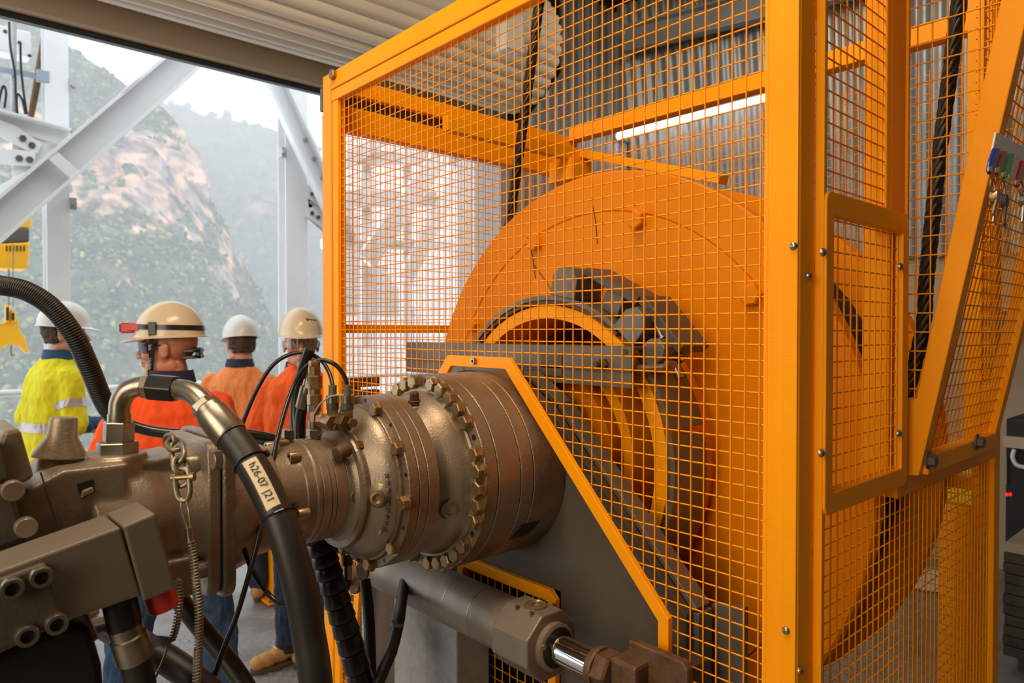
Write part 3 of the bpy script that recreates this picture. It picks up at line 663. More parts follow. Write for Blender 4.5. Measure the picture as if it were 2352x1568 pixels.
# brake band with its clamping blocks
band = thing('brake_band', 'grey steel brake band clamped round the drum rim', 'brake', tuple(axp(1.3) - V((0, 0, .42))))
def arcband(r0, r1, x0, x1, a0, a1, n=64):
    m = MB(); vs = []; fs = []
    for i in range(n + 1):
        t = math.radians(a0 + (a1 - a0) * i / n); d = V((0, math.cos(t), math.sin(t)))
        vs += [axp(x0) + d * r0, axp(x0) + d * r1, axp(x1) + d * r1, axp(x1) + d * r0]
    for i in range(n):
        o = 4 * i
        for q in range(4): fs.append((o + q, o + (q + 1) % 4, o + 4 + (q + 1) % 4, o + 4 + q))
    fs += [(0, 1, 2, 3), (4 * n, 4 * n + 3, 4 * n + 2, 4 * n + 1)]
    return m.add(vs, fs)
PLG = mat('plain_grey_paint', (0.17, 0.155, 0.13), 0.38, 0.3, col2=(0.13, 0.11, 0.085), nscale=8)
arcband(.361, .370, XR - .004, XR + .115, -190, 128).build('lining', RUST, band, smooth=35)
arcband(.371, .382, XR - .008, XR + .112, -192, 127).build('band_strip', PLG, band, smooth=35)
arcband(.371, .382, XR - .008, XR + .112, 140, 166).build('band_strip', PLG, band, smooth=35)
# calliper blocks sit on the band at upper right
def onr(deg, r, x): t = math.radians(deg); return axp(x) + V((0, math.cos(t), math.sin(t))) * r
for deg, ra, hl, hh, xx0, xx1 in ((101, .417, .040, .036, XR - .02, XR + .08), (118, .412, .028, .030, XR + .02, XR + .11), (132, .417, .034, .036, XR - .02, XR + .085), (143, .420, .026, .030, XR - .022, XR + .075)):
    dd = 180 - deg; t = math.radians(dd); d = V((0, math.cos(t), math.sin(t))); tg = V((0, -math.sin(t), math.cos(t)))
    c = axp((xx0 + xx1) / 2) + d * ra
    c = axp((xx0 + xx1) / 2) + V((0, -math.cos(math.radians(deg - 90)) * 0, 0)) + V((0, -math.sin(math.radians(deg - 90)), math.cos(math.radians(deg - 90)))) * ra
    d = V((0, -math.sin(math.radians(deg - 90)), math.cos(math.radians(deg - 90)))); tg = AX.cross(d)
    m = MB(); e = (xx1 - xx0) / 2
    poly = [tg * -hl + d * -hh, tg * hl + d * -hh, tg * hl + d * hh * .35, tg * hl * .45 + d * hh, tg * -hl * .45 + d * hh, tg * -hl + d * hh * .35]
    m.prism([c - AX * e + p for p in poly], AX * (2 * e)); m.build('clamp_block', PLG, band, bevel=.003)
def tang(deg, r, x, l, w_, h_, nm, mt=None):
    d = V((0, -math.sin(math.radians(deg - 90)), math.cos(math.radians(deg - 90)))); tg = AX.cross(d)
    m = MB(); m.obox(axp(x) + d * r, AX * w_, tg * l, d * h_); return m.build(nm, mt or GREYD, band, bevel=.003)
tang(116, .442, XR + .055, .085, .045, .010, 'clamp_plate'); tang(137, .456, XR + .055, .075, .05, .011, 'clamp_plate')
d = V((0, -math.sin(math.radians(62)), math.cos(math.radians(62)))); tg = AX.cross(d)
m = MB(); m.cyl(axp(XR + .03) + d * .417, axp(XR + .03) + d * .417 + tg * -.16, .010, n=14); m.build('clamp_bolt', STEEL, band, smooth=40)
sp_ = []; c0 = axp(XR + .03) + V((0, -math.sin(math.radians(60)), math.cos(math.radians(60)))) * .42
for i in range(90):
    a = 2 * math.pi * i / 14; sp_.append(c0 + tg * -(.02 + .0007 * i) + (d * math.cos(a) + AX * math.sin(a)) * .020)
m = MB(); m.tube(sp_, .0035, 6); m.build('spring', STEEL, band, smooth=60)
# grey channel lying across in front of the brake
bar = thing('brake_beam', 'grey steel channel lying level across the front of the drum', 'beam', tuple(at(1200, 840, X=1.145)))
p = at(935, 778, X=1.145); q = at(1450, 806, X=1.145); zt_ = (p.z + q.z) / 2
m = MB(); m.bx(1.141, 1.148, .902, 1.731, zt_ - .086, zt_); m.bx(1.148, 1.19, .902, 1.731, zt_ - .007, zt_); m.bx(1.148, 1.19, .902, 1.731, zt_ - .086, zt_ - .079)
m.build('channel', PLG, bar, bevel=.0015)
m = MB(); m.bx(1.137, 1.142, .902, 1.731, zt_ - .052, zt_ - .046); m.build('groove_strip', GREYD, bar)
c_ = at(1266, 838, X=1.138); m = MB(); m.bx(1.137, 1.141, c_.y - .034, c_.y + .034, c_.z - .026, c_.z + .026); m.build('name_plate', GREYD, bar, bevel=.002)
for px, py in ((1388, 836), (1436, 808)):
    m = MB(); c_ = at(px, py, X=1.141)
    if px == 1388: m.cyl(c_, c_ + V((-.03, 0, 0)), .006, n=12); m.hexb(c_, (-1, 0, 0), .013, .011)
    else: m.cyl(c_, c_ + V((-.002, 0, 0)), .006, n=12)
    m.build('bolt', RUST, bar)
m = MB(); m.cyl((1.165, .902, zt_ - .045), (1.165, .82, zt_ - .04), .008, n=12); m.hexb((1.165, .832, zt_ - .04), (0, -1, 0), .015, .012); m.build('tie_bolt', BOLT, bar)
for yy in (.98, 1.68): m = MB(); m.bx(1.19, 1.215, yy - .02, yy + .02, zt_ - .07, zt_ - .02); m.build('support_lug', GREYD, bar)
# wire ropes leaving the drum
def wirerope(name, pts, r, label, ns=6, pitch=.16):
    t = thing(name, label, 'rope', tuple(pts[0])); c = cr(pts, 14); L = [0]
    for a, b in zip(c[:-1], c[1:]): L.append(L[-1] + (b - a).length)
    n = max(30, int(L[-1] / .008)); P = []
    arr = np.array([tuple(p) for p in c])
    for i in range(n + 1):
        s_ = L[-1] * i / n; P.append(V([float(np.interp(s_, L, arr[:, k])) for k in range(3)]))
    tdir = (P[-1] - P[0]).normalized(); x, y, _ = basis(tdir)
    m = MB(); m.tube(P, r * .55, 6); m.build('core', ROPE, t, smooth=60)
    for k in range(ns):
        Q = []
        for i, p in enumerate(P):
            a = 2 * math.pi * (k / ns + L[-1] * i / n / pitch); Q.append(p + (x * math.cos(a) + y * math.sin(a)) * r * .62)
        m = MB(); m.tube(Q, r * .42, 6); m.build('strand', ROPE, t, smooth=60)
    return t
wirerope('wire_rope', [V((1.66, .585, 1.30)), V((1.66, .578, 1.45)), at(2118, 760, X=1.66), at(2128, 640, X=1.66), at(2155, 380, X=1.66), at(2180, 180, X=1.66), at(2212, -60, X=1.66)], .015, 'twisted black wire rope rising through the right hand chute')
wirerope('wire_rope', [V((1.60, 1.80, 1.62)), at(1160, 560, X=1.60), at(1168, 520, X=1.60), at(1176, 470, X=1.60), at(1205, 260, X=1.60), at(1222, 130, X=1.60), at(1248, -60, X=1.60)], .017, 'thick dark wire rope rising behind the drum to the roof')
# strip light under the rear rail
t = thing('strip_light', 'bright slim strip light on the wall behind the cage', 'lamp', tuple(on_wall(1590, 268, -.1)))
LIT = mat('lit_tube', (1, 1, 1), 0.4, emit=((1.0, .96, .88), 6.0))
pa, pb = on_wall(1418, 314, -.1), on_wall(1790, 219, -.1)
m = MB(); m.cyl(pa, pb, .022, n=12); m.build('tube', LIT, t, smooth=50)
m = MB(); m.bar(pa + V((0, 0, .04)), pb + V((0, 0, .04)), .07, .03); m.build('batten', WHITE, t, bevel=.004)
for p in (pa, pb): m = MB(); m.bar(p + V((0, 0, .01)) + WN * .0, p + WN * .2 + V((0, 0, .01)), .02, .02); m.build('arm', WHITE, t)
# ================================================================ FUSED BODIES
def fuse(m, voxel, it=3, fac=.5):
    """weld overlapping closed shapes into one continuous surface"""
    me = m.mesh('tmp'); b = bmesh.new(); b.from_mesh(me); bmesh.ops.recalc_face_normals(b, faces=b.faces); b.to_mesh(me); b.free()
    o = bpy.data.objects.new('tmp', me); COL.objects.link(o)
    r = o.modifiers.new('r', 'REMESH'); r.mode = 'VOXEL'; r.voxel_size = voxel
    if it: s_ = o.modifiers.new('s', 'SMOOTH'); s_.factor = fac; s_.iterations = it
    bpy.context.view_layer.update(); dg = bpy.context.evaluated_depsgraph_get()
    out = bpy.data.meshes.new_from_object(o.evaluated_get(dg)); bpy.data.objects.remove(o); bpy.data.meshes.remove(me)
    return out
def linkf(name, me, mt, parent=None, **k):
    me.name = name; me.materials.clear(); me.materials.append(mt); me.shade_smooth(); return link(name, me, parent, **k)

# ================================================================ PEDESTAL
ped = thing('gearbox_pedestal', 'dark grey steel pedestal plate carrying the gearbox', 'pedestal', (1.12, 1.2, 0))
PO = [(.72, 0.0), (.72, 1.19), (1.065, 1.535), (1.175, 1.60), (1.39, 1.60), (1.45, 1.56), (1.83, 1.18), (1.83, 0.0), (1.372, 0.0), (1.372, 1.146), (1.032, 1.146), (1.032, 0.0)]
m = MB(); m.prism([(1.068, y, z) for y, z in PO], (.022, 0, 0)); m.build('face_plate', GREYD, ped, bevel=.002)
E_ = PO[:7]
for k in range(6):
    (ya, za), (yb, zb) = E_[k], E_[k + 1]; m = MB(); a = V((1.09, ya, za)); b = V((1.09, yb, zb)); n = V((0, -(zb - za), yb - ya)).normalized() * .012
    m.prism([a, b, b + n, a + n], (.045, 0, 0)); m.build('edge_plate', PLG, ped, bevel=.002)
m = MB(); m.prism([(1.15, .655, 0), (1.15, .655, 1.20), (1.15, .72, 1.19), (1.15, .72, 0)], (.02, 0, 0)); m.build('gusset', PLG, ped, bevel=.002)
m = MB(); m.bx(1.20, 1.21, .80, 1.70, 0, 1.15); m.build('shade_backing', BLACK, ped)  # black sheet added as the darkness inside the pedestal
# mesh guard set into the pedestal below the gearbox
gp = thing('pedestal_guard', 'small orange mesh guard in the pedestal below the cylinder', 'guard panel', (1.06, 1.15, .2))
m = MB(); f_ = [( .0, y, z) for y, z in ((1.372, .2), (1.372, 1.124), (1.352, 1.149), (1.05, 1.149), (1.032, 1.132), (1.032, .2))]; fi = [(0, y, z) for y, z in ((1.349, .2), (1.349, 1.119), (1.344, 1.124), (1.06, 1.124), (1.055, 1.119), (1.055, .2))]
m.ring([V(p) + V((1.052, 0, 0)) for p in f_], [V(p) + V((1.052, 0, 0)) for p in fi], (.014, 0, 0), closed=False); m.build('frame', OR, gp, bevel=.0015)
wires((1.062, 1.045, .2), (0, 1, 0), (0, 0, 1), 12, 36, .31, .93, .0015, off_vec=(.003, 0, 0)).build('wire_mesh', ORW, gp, smooth=80, kind='stuff')
m = MB(); m.lathe((0, 0, 0), (0, 0, 1), [(0, .008), (.005, .006)], 12); m.build('bolt', GREYD, gp, W=frameM((1.052, 1.360, .93), (-1, 0, 0)))
# pale painted leg beside it
lg = thing('support_leg', 'weathered pale grey steel leg under the hydraulic cylinder', 'support', (1.05, 1.42, 0))
p0 = at(905, 1480, X=.95).y; p1 = at(1050, 1480, X=.95).y
m = MB(); m.bx(.95, 1.045, p1, p0, 0, 1.085); m.build('leg', PEDW, lg, bevel=.004)
m = MB(); m.bx(.93, 1.05, p1 - .02, p0 + .04, 1.085, 1.10); m.build('top_plate', PEDW, lg, bevel=.002)

# ================================================================ GEARBOX
gb = thing('planetary_gearbox', 'stepped grey brown planetary gearbox bolted to the pedestal', 'gearbox', (.86, YA, ZA - .2))
def glathe(nm, prof, mt=GREY, n=96, par=gb, cap=True):
    m = MB(); m.lathe(axp(0), AX, prof, n, cap=cap); return m.build(nm, mt, par, smooth=28)
R_ = .204
for xa, xb in ((.850, .8805), (.8820, .9395), (.9410, .9745), (.9760, 1.068)):
    glathe('ring_gear_case', [(xa, R_ - .030), (xa, R_ - .0015), (xa + .0015, R_), (xb - .0015, R_), (xb, R_ - .0015), (xb, R_ - .030)])
glathe('case_joint', [(.853, R_ - .004), (1.066, R_ - .004)], GREYD)
linkf_prof = [(.858, .178), (.846, .178), (.843, .1745), (.843, .170), (.838, .167), (.828, .165), (.816, .160), (.804, .151), (.792, .141), (.780, .136), (.765, .134), (.755, .134)]
glathe('neck_casting', linkf_prof, CAST)
for xa, xb in ((.701, .7225), (.7235, .7425), (.7435, .768)):
    glathe('reduction_case', [(xa, .12), (xa, .1665), (xa + .0015, .168), (xb - .0012, .168), (xb, .1668), (xb, .12)])
glathe('case_joint', [(.705, .1655), (.766, .1655)], GREYD)
glathe('step_ring', [(.705, .152), (.694, .152), (.692, .1505), (.692, .10)], GREY)
glathe('dome_cover', [(.700, .147), (.690, .1465), (.684, .1445), (.676, .139), (.668, .131), (.660, .122), (.654, .116), (.650, .115), (.648, .113), (.648, .09)], CAST)
glathe('cover_ring', [(.650, .1165), (.646, .1185), (.642, .1185), (.638, .116), (.637, .09)], GREY)
glathe('brake_housing', [(.645, .112), (.640, .108), (.634, .0985), (.628, .0945), (.6235, .0935), (.6225, .0925), (.6215, .0938), (.600, .0938), (.599, .0925), (.597, .0945), (.590, .0945), (.589, .093), (.587, .0955), (.574, .0955), (.5725, .0935), (.571, .0935), (.570, .0955), (.565, .0962), (.563, .0955), (.561, .0935), (.545, .0935), (.543, .0915), (.535, .090), (.52, .089), (.50, .089), (.48, .089)], CAST)
# hex bolts round the two flanges
hx = MB(); hx.lathe((0, 0, 0), (0, 0, 1), [(0, .0175), (.003, .0175)], 20); hx.hexb((0, 0, .003), (0, 0, 1), .0148, .0135)
hme = None
h2 = at(1086, 1006, X=.85) - axp(.85); ph0 = math.atan2(h2.z, h2.y)
for k in range(36):
    a = ph0 + math.radians(10 * k); c = axp(.850) + V((0, math.cos(a), math.sin(a))) * .1885
    if k % 6 == 0:
        m = MB(); m.lathe((0, 0, 0), (0, 0, 1), [(-.002, .0062), (.0003, .0062)], 14); m.build('tapped_hole', BLACK, gb, W=frameM(c, (-1, 0, 0))); continue
    Wm = frameM(c, (-1, 0, 0), a * 1.7 + k)
    if hme is None: hme = hx.build('bolt', BOLT, gb, W=Wm, smooth=25).data
    else: link('bolt', hme, gb, W=Wm)
h2 = at(918, 1146, X=.701) - axp(.701); ph1 = math.atan2(h2.z, h2.y); sm = None
for k in range(10):
    a = ph1 + math.radians(36 * k); c = axp(.701) + V((0, math.cos(a), math.sin(a))) * .1585
    Wm = frameM(c, (-1, 0, 0), k * .9) @ Matrix.Scale(.86, 4)
    link('bolt', hme, gb, W=Wm)
    a += math.radians(18); c = axp(.701) + V((0, math.cos(a), math.sin(a))) * .160
    m = MB(); m.lathe((0, 0, 0), (0, 0, 1), [(-.002, .004), (.0004, .004)], 12); m.build('tapped_hole', BLACK, gb, W=frameM(c, (-1, 0, 0)))
# cap screws round the brake housing
cs = None
h2 = at(704, 1195, X=.53) - axp(.53); ph2 = math.atan2(h2.z, h2.y)
for k in range(10):
    a = ph2 + math.radians(32.7 * k); c = axp(.545) + V((0, math.cos(a), math.sin(a))) * .0915; Wm = frameM(c, (-1, 0, 0))
    if cs is None: m = MB(); m.cap((0, 0, 0), (0, 0, 1), .0105, .019); cs = m.build('cap_screw', BOLT, gb, W=Wm, smooth=40).data
    else: link('cap_screw', cs, gb, W=Wm)
# plugs, bosses, breather
def plug(px, py, r, X, rr, mt=BOLT, boss=None):
    c = at(px, py, X=X); d = V((0, c.y - YA, c.z - ZA)).normalized(); c = axp(X) + d * rr
    return c, d
def radial(px, py, rr):   # point of the gearbox skin of radius rr seen at a pixel
    r = at(px, py, D=1.0) - CAM; A2 = r.y ** 2 + r.z ** 2; oy, oz = CAM.y - YA, CAM.z - ZA
    B2 = 2 * (r.y * oy + r.z * oz); C2 = oy * oy + oz * oz - rr * rr; disc = max(0, B2 * B2 - 4 * A2 * C2)
    t = (-B2 - math.sqrt(disc)) / (2 * A2); p = CAM + r * t; return p, V((0, p.y - YA, p.z - ZA)).normalized()
c, d = radial(818, 1140, .0945); m = MB(); m.lathe(c - d * .002, d, [(0, .0105), (.004, .0105), (.004, .0075), (.0015, .0070), (.0015, .0040), (-.004, .0038)], 24, cap=False); m.build('plug', BOLT, gb, smooth=40)
c, d = radial(868, 1143, .137); d2 = (d + V((-.9, 0, 0))).normalized(); m = MB(); m.lathe(c - d2 * .02, d2, [(0, .026), (.012, .0165), (.022, .0145)], 28); m.build('plug_boss', CAST, gb, smooth=40)
m = MB(); m.lathe(c + d2 * .002, d2, [(0, .0125), (.004, .0125), (.0045, .009), (.0015, .0045), (-.004, .004)], 20, cap=False); m.build('plug', BOLT, gb, smooth=40)
c, d = radial(1034, 1168, .152); d2 = (d + V((-.55, 0, 0))).normalized(); m = MB(); m.lathe(c - d2 * .02, d2, [(0, .03), (.014, .024), (.020, .0235)], 28); m.build('plug_boss', GREYD, gb, smooth=40)
m = MB(); m.lathe(c, d2, [(0, .017), (.004, .017), (.0045, .0125), (.002, .0115), (.002, .0055), (-.006, .005)], 24, cap=False); m.build('plug', BOLT, gb, smooth=40)
c, d = at(962, 945, X=.80), V((-.12, -.12, 1)).normalized(); c = axp(.805) + V((0, -.03, .150))
m = MB(); m.lathe(c - d * .03, d, [(0, .030), (.022, .024), (.026, .020)], 24); m.build('breather_boss', CAST, gb, smooth=40)
m = MB(); m.lathe(c - d * .004, d, [(0, .0165), (.003, .0165)], 20); m.hexb(c - d * .001, d, .0135, .006); m.hexb(c + d * .005, d, .0092, .016); m.build('breather_plug', RUST, gb, smooth=25)
# raised cast arrow and ribs on the dome
c, d = radial(880, 1212, .137)
for k in range(9):
    a = math.atan2(d.z, d.y) - math.radians(5.2) * k; dd = V((0, math.cos(a), math.sin(a))); tg = AX.cross(dd)
    s_ = (.016 if k == 0 else .0055); m = MB(); m.obox(axp(.676) + dd * .138, V((s_, 0, 0)) - dd * s_ * .6, tg * .0035, dd * .004); m.build('cast_mark', CAST, gb, bevel=.001)
# square of black tape
tp = MB(); vs = []; fs = []
c, d = radial(1206, 1217, R_); a0 = math.atan2(d.z, d.y)
for i in range(7):
    a = a0 + math.radians(-5.6 + 11.2 * i / 6); dd = V((0, math.cos(a), math.sin(a))); sk = .008 * (i - 3) / 3
    vs += [axp(c.x - .027 - sk) + dd * (R_ + .0008), axp(c.x + .025 - sk) + dd * (R_ + .0008)]
for i in range(6): fs.append((2 * i, 2 * i + 1, 2 * i + 3, 2 * i + 2))
tp.add(vs, fs); tp.build('tape_square', RUBS, gb)

# ================================================================ HYDRAULIC MOTOR
mo = thing('hydraulic_motor', 'grey brown cast hydraulic motor driving the gearbox', 'hydraulic motor', (.3, YA, ZA - .13))
m = MB(); m.lathe(axp(0), AX, [(.405, .112), (.44, .112), (.455, .106), (.47, .098), (.50, .094)], 64)
for k in range(4):
    a = math.radians(45 + 90 * k); m.cyl(axp(.41) + V((0, math.cos(a), math.sin(a))) * .10, axp(.46) + V((0, math.cos(a), math.sin(a))) * .09, .022, .012, 18)
m.cyl(at(660, 1030, Y=1.22), at(660, 1000, Y=1.22), .0125, .011, 16)
linkf('adaptor_casting', fuse(m, .0028, 3), CAST, mo)
m = MB(); m.hexb(at(661, 1003, Y=1.215) , (0, 0, 1), .010, .014); m.build('plug', STEEL, mo, smooth=25)
def sil(pts, ya, yb): return [V((p.x, ya, p.z)) for p in (at(x, y, Y=YA) for x, y in pts)], V((0, yb - ya, 0))
# square mounting flanges
zc_ = ZA
for (xa, xb, hz, hy, mt_) in ((.372, .392, .122, .108, CAST), (.394, .414, .128, .112, GREY)):
    m = MB(); m.prism([V((xa, p[0], p[2])) for p in [(YA + q[0], 0, zc_ + q[2]) for q in rrect(-hy, hy, -hz, hz, .03, 0)]], (xb - xa, 0, 0)); m.build('mounting_flange', mt_, mo, bevel=.004, smooth=40)
m = MB()
m.lathe(axp(0), AX, [(.225, .100), (.30, .098), (.335, .092), (.352, .098), (.38, .110)], 56)
P_, v_ = sil([(-90, 1128), (20, 1112), (85, 1080), (118, 1062), (215, 1052), (262, 1046), (262, 1250), (180, 1330), (-90, 1390)], 1.135, 1.305); m.prism(P_, v_)
P_, v_ = sil([(225, 1056), (330, 1046), (392, 1032), (392, 1180), (300, 1260), (225, 1260)], 1.165, 1.275); m.prism(P_, v_)
m.cyl(at(268, 1140, Y=1.20), at(268, 1040, Y=1.20), .052, .041, 36); m.cyl(at(142, 1090, Y=1.22), at(140, 1035, Y=1.22), .036, .028, 28)
m.bx(.30, .352, 1.12, 1.16, ZA - .11, ZA - .05)
linkf('motor_casting', fuse(m, .003, 4), CAST, mo)
m = MB(); m.lathe(at(137, 1048, Y=1.22), at(146, 968, Y=1.22) - at(137, 1048, Y=1.22), [(0, .036), (.006, .034), (.030, .0205), (.055, .0185), (.058, .017)], 32); m.build('cone_stub', CAST, mo, smooth=40)
# seam and pocket
for (xa, ya), (xb, yb) in (((93, 1084), (138, 1222)),):
    m = MB(); m.tube([at(xa, ya, Y=1.132), at(xb, yb, Y=1.132)], .0012, 6); m.build('joint_seam', GREYD, mo)
m = MB(); m.prism([at(x, y, Y=1.134) for x, y in ((176, 1112), (214, 1100), (218, 1130), (186, 1146))], (0, .004, 0)); m.build('pocket_shade', BLACK, mo)  # black patch: shade of the recess put in as colour
m = MB(); m.prism([at(x, y, Y=1.128) for x, y in ((190, 1128), (214, 1118), (218, 1130), (186, 1146))], (0, .01, 0)); m.build('pocket_lip', CAST, mo, bevel=.002)
m = MB(); m.cap((0, 0, 0), (0, 0, 1), .019, .022, False); m.build('cap_screw', CAST, mo, W=frameM(at(452, 1068, X=.372), (-1, 0, 0)), smooth=40)
for px, py in ((506, 1055), (470, 1305)): m = MB(); m.cap((0, 0, 0), (0, 0, 1), .014, .012, False); m.build('cap_screw', CAST, mo, W=frameM(at(px, py, X=.372), (-1, 0, 0)), smooth=40)
# upper left end block
m = MB(); m.prism([at(x, y, Y=1.12) for x, y in ((-80, 1010), (-2, 1012), (6, 990), (44, 982), (50, 994), (78, 1092), (72, 1104), (-80, 1140))], (0, .13, 0)); m.build('end_block', CAST, mo, bevel=.006)
m = MB(); m.prism([at(x, y, Y=1.11) for x, y in ((-80, 1030), (4, 1014), (22, 1100), (-80, 1118))], (0, .01, 0)); m.build('end_cover', GREYD, mo, bevel=.003)
m = MB(); m.prism([at(x, y, Y=1.105) for x, y in ((-80, 1140), (22, 1108), (66, 1240), (30, 1252), (-80, 1290))], (0, .03, 0)); m.build('end_cover', GREYD, mo, bevel=.006)
for px, py in ((28, 1124), (58, 1208)): m = MB(); m.cap((0, 0, 0), (0, 0, 1), .013, .014, False); m.build('cap_screw', CAST, mo, W=frameM(at(px, py, Y=1.105), (0, -1, 0)), smooth=40)
# valve block in front, leaning with the motor
YV = 1.0
def vb(pts, y, th, nm, mt=BLOCK, bevel=.003, up=0.0): m = MB(); m.prism([at(x, yy, Y=y) for x, yy in pts], (0, th, up)); return m.build(nm, mt, mo, bevel=bevel)
vblk = vb([(-120, 1355), (276, 1210), (325, 1368), (150, 1428), (-120, 1560)], YV, .085, 'valve_block')
vb([(283, 1209), (357, 1178), (404, 1352), (330, 1382)], YV - .002, .09, 'solenoid_block')
vb([(-120, 1375), (106, 1292), (152, 1428), (-120, 1555)], YV - .012, .012, 'port_cover', GREYD, .004)
fx = (at(276, 1210, Y=YV) - at(0, 1311, Y=YV)).normalized(); fz = (at(276, 1210, Y=YV) - at(325, 1368, Y=YV)).normalized()
csb = None
for px, py in ((26, 1348), (93, 1322), (61, 1456), (128, 1429)):
    Wm = frameM(at(px, py, Y=YV - .012), (0, -1, 0))
    m = MB(); m.lathe((0, 0, .004), (0, 0, 1), [(0, .0074), (.0015, .0074)], 6); m.build('socket_shade', BLACK, mo, W=Wm)  # black disc puts the shade of the hollow into colour
    if csb is None: m = MB(); m.lathe((0, 0, 0), (0, 0, 1), [(0, .0125), (.009, .0125), (.011, .0115), (.011, .0078), (.004, .0074), (.004, .0001)], 22, cap=False); csb = m.build('cap_screw', STEEL, mo, W=Wm, smooth=40).data
    else: link('cap_screw', csb, mo, W=Wm)
m = MB(); c = at(366, 1362, Y=YV + .035); m.cyl(c + fz * .02, c - fz * .022, .0205, n=28); m.build('red_cap', REDP, mo, bevel=.002, smooth=40)
vb([(-120, 1545), (10, 1495), (150, 1436), (212, 1446), (236, 1530), (246, 1640), (-120, 1640)], YV + .03, .08, 'control_housing', BLACK, .01)
vb([(90, 1440), (200, 1398), (232, 1470), (120, 1520)], YV + .05, .04, 'lower_bracket', CAST, .006)
vb([(205, 1440), (262, 1424), (280, 1470), (262, 1478), (240, 1450), (215, 1462)], YV + .09, .03, 'lower_bracket', PLG, .004)

# ================================================================ HYDRAULIC CYLINDER
hc = thing('hydraulic_cylinder', 'grey hydraulic cylinder with chrome rod below the gearbox', 'hydraulic cylinder', (.93, 1.2, 1.05))
XCY = .93; zc2 = at(1240, 1468, X=XCY).z
def yx(px, py=1450): return at(px, py, X=XCY).y
yh0, yh1, yr = yx(1195), yx(1268), yx(868, 1320)
m = MB(); m.cyl((XCY, yh0, zc2), (XCY, yr, zc2), .0545, n=56); m.build('barrel', BLOCK, hc, smooth=40)
for yy in (yx(1060, 1400), yx(1118, 1420)):
    m = MB(); m.lathe((XCY, yy, zc2), (0, 1, 0), [(0, .0547), (.0012, .0549), (.0024, .0547)], 56); m.build('weld_line', STEEL, hc, smooth=40)
hp = []
for k in range(8):
    a = math.radians(22.5 + 45 * k); r_ = .068 if math.sin(a) < .5 else .066; hp.append((XCY + r_ * math.cos(a) * 1.02, 0, zc2 + r_ * math.sin(a)))
m = MB(); m.prism([V((p[0], yh1, p[2])) for p in hp], (0, yh0 - yh1 + .012, 0)); m.build('head_block', BLOCK, hc, bevel=.003)
m = MB(); m.lathe((XCY, yh1 - .014, zc2), (0, 1, 0), [(0, .040), (.002, .044), (.016, .044)], 44); m.build('gland_ring', CAST, hc, smooth=40)
m = MB(); m.lathe((XCY, yh1 - .016, zc2), (0, 1, 0), [(0, .028), (.0, .037), (.004, .037)], 44); m.build('wiper_seal', RUBS, hc, smooth=40)
m = MB(); m.cyl((XCY, yh1 - .012, zc2), (XCY, yx(1372, 1520), zc2), .0265, n=44); m.build('chrome_rod', CHROME, hc, smooth=40)
m = MB(); m.lathe((XCY, (yh0 + yh1) / 2, zc2 + .060), (0, 0, 1), [(0, .022), (.005, .022), (.006, .019), (.004, .018), (.004, .008), (-.002, .007)], 24, cap=False); m.build('port_plug', BOLT, hc, smooth=40)
for dx, dy in ((-.03, -.02), (.03, -.02), (-.03, .02), (.03, .02)): m = MB(); m.cyl((XCY + dx, (yh0 + yh1) / 2 + dy, zc2 + .060), (XCY + dx, (yh0 + yh1) / 2 + dy, zc2 + .0635), .0045, n=10); m.build('port_bolt', RUST, hc)
m = MB(); m.lathe((XCY - .036, yh1 - .017, zc2 + .012), (0, 1, 0), [(0, .005), (.008, .006)], 14); m.build('bleed_screw', BOLT, hc, smooth=40)
yc3 = yx(1380, 1525)
m = MB(); m.lathe((XCY, yc3 + .012, zc2), (0, -1, 0), [(0, .034), (.012, .038), (.016, .036)], 32); m.hexb((XCY, yc3 - .002, zc2), (0, -1, 0), .036, .03); m.build('rod_nut', RUST, hc, smooth=30)
m = MB(); m.obox((XCY + .02, yc3 - .055, zc2), (.03, 0, 0), (0, .028, 0), (0, 0, .032)); m.build('rod_eye', RUST, hc, bevel=.006)
m = MB(); m.lathe((XCY, yr - .01, zc2), (0, 1, 0), [(0, .0585), (.015, .0585), (.03, .045), (.05, .03)], 44); m.build('end_cap', GREYD, hc, smooth=40)
m = MB(); m.cyl((XCY - .075, yr + .03, zc2 - .035), (XCY + .10, yr + .03, zc2 - .035), .013, n=20); m.hexb((XCY - .075, yr + .03, zc2 - .035), (-1, 0, 0), .021, .014); m.build('pivot_pin', BOLT, hc, smooth=30)
for dx in (-.058, .058):
    m = MB(); P_ = [(XCY + dx, yr + .03 + .036 * math.cos(a), zc2 - .035 + .036 * math.sin(a)) for a in [math.radians(v) for v in range(-90, 271, 20)]][:-1]; m.prism(P_, (.012, 0, 0)); m.build('clevis_cheek', RUST, hc, bevel=.002)
m = MB(); m.cyl((XCY - .05, yr + .03, zc2 - .035), (XCY + .05, yr + .03, zc2 - .035), .028, n=28); m.build('clevis_tube', GREYD, hc, smooth=40)
ap = thing('anchor_plate', 'dark steel anchor plate holding the cylinder rod', 'bracket', (1.0, yc3 - .08, zc2 - .06))
m = MB(); m.prism([(.955, yc3 - .04, zc2 + .055), (.955, yc3 - .15, zc2 + .055), (.955, yc3 - .16, zc2 + .045), (.955, yc3 - .16, zc2 - .09), (.955, yc3 - .04, zc2 - .09)], (.018, 0, 0)); m.build('plate', RUST, ap, bevel=.003)
m = MB(); m.bx(.973, 1.068, yc3 - .13, yc3 - .07, zc2 - .06, zc2 + .02); m.build('lug', GREYD, ap, bevel=.003)

# ================================================================ HOSES AND FITTINGS
def hosepts(l, n=10): return cr([at(x, y, D=d) for x, y, d in l], n)
def hexfit(m, p, q, r): p, q = V(p), V(q); m.lathe(p, q - p, [(0, r * .94), (.0015, r), ((q - p).length - .0015, r), ((q - p).length, r * .94)], 6)
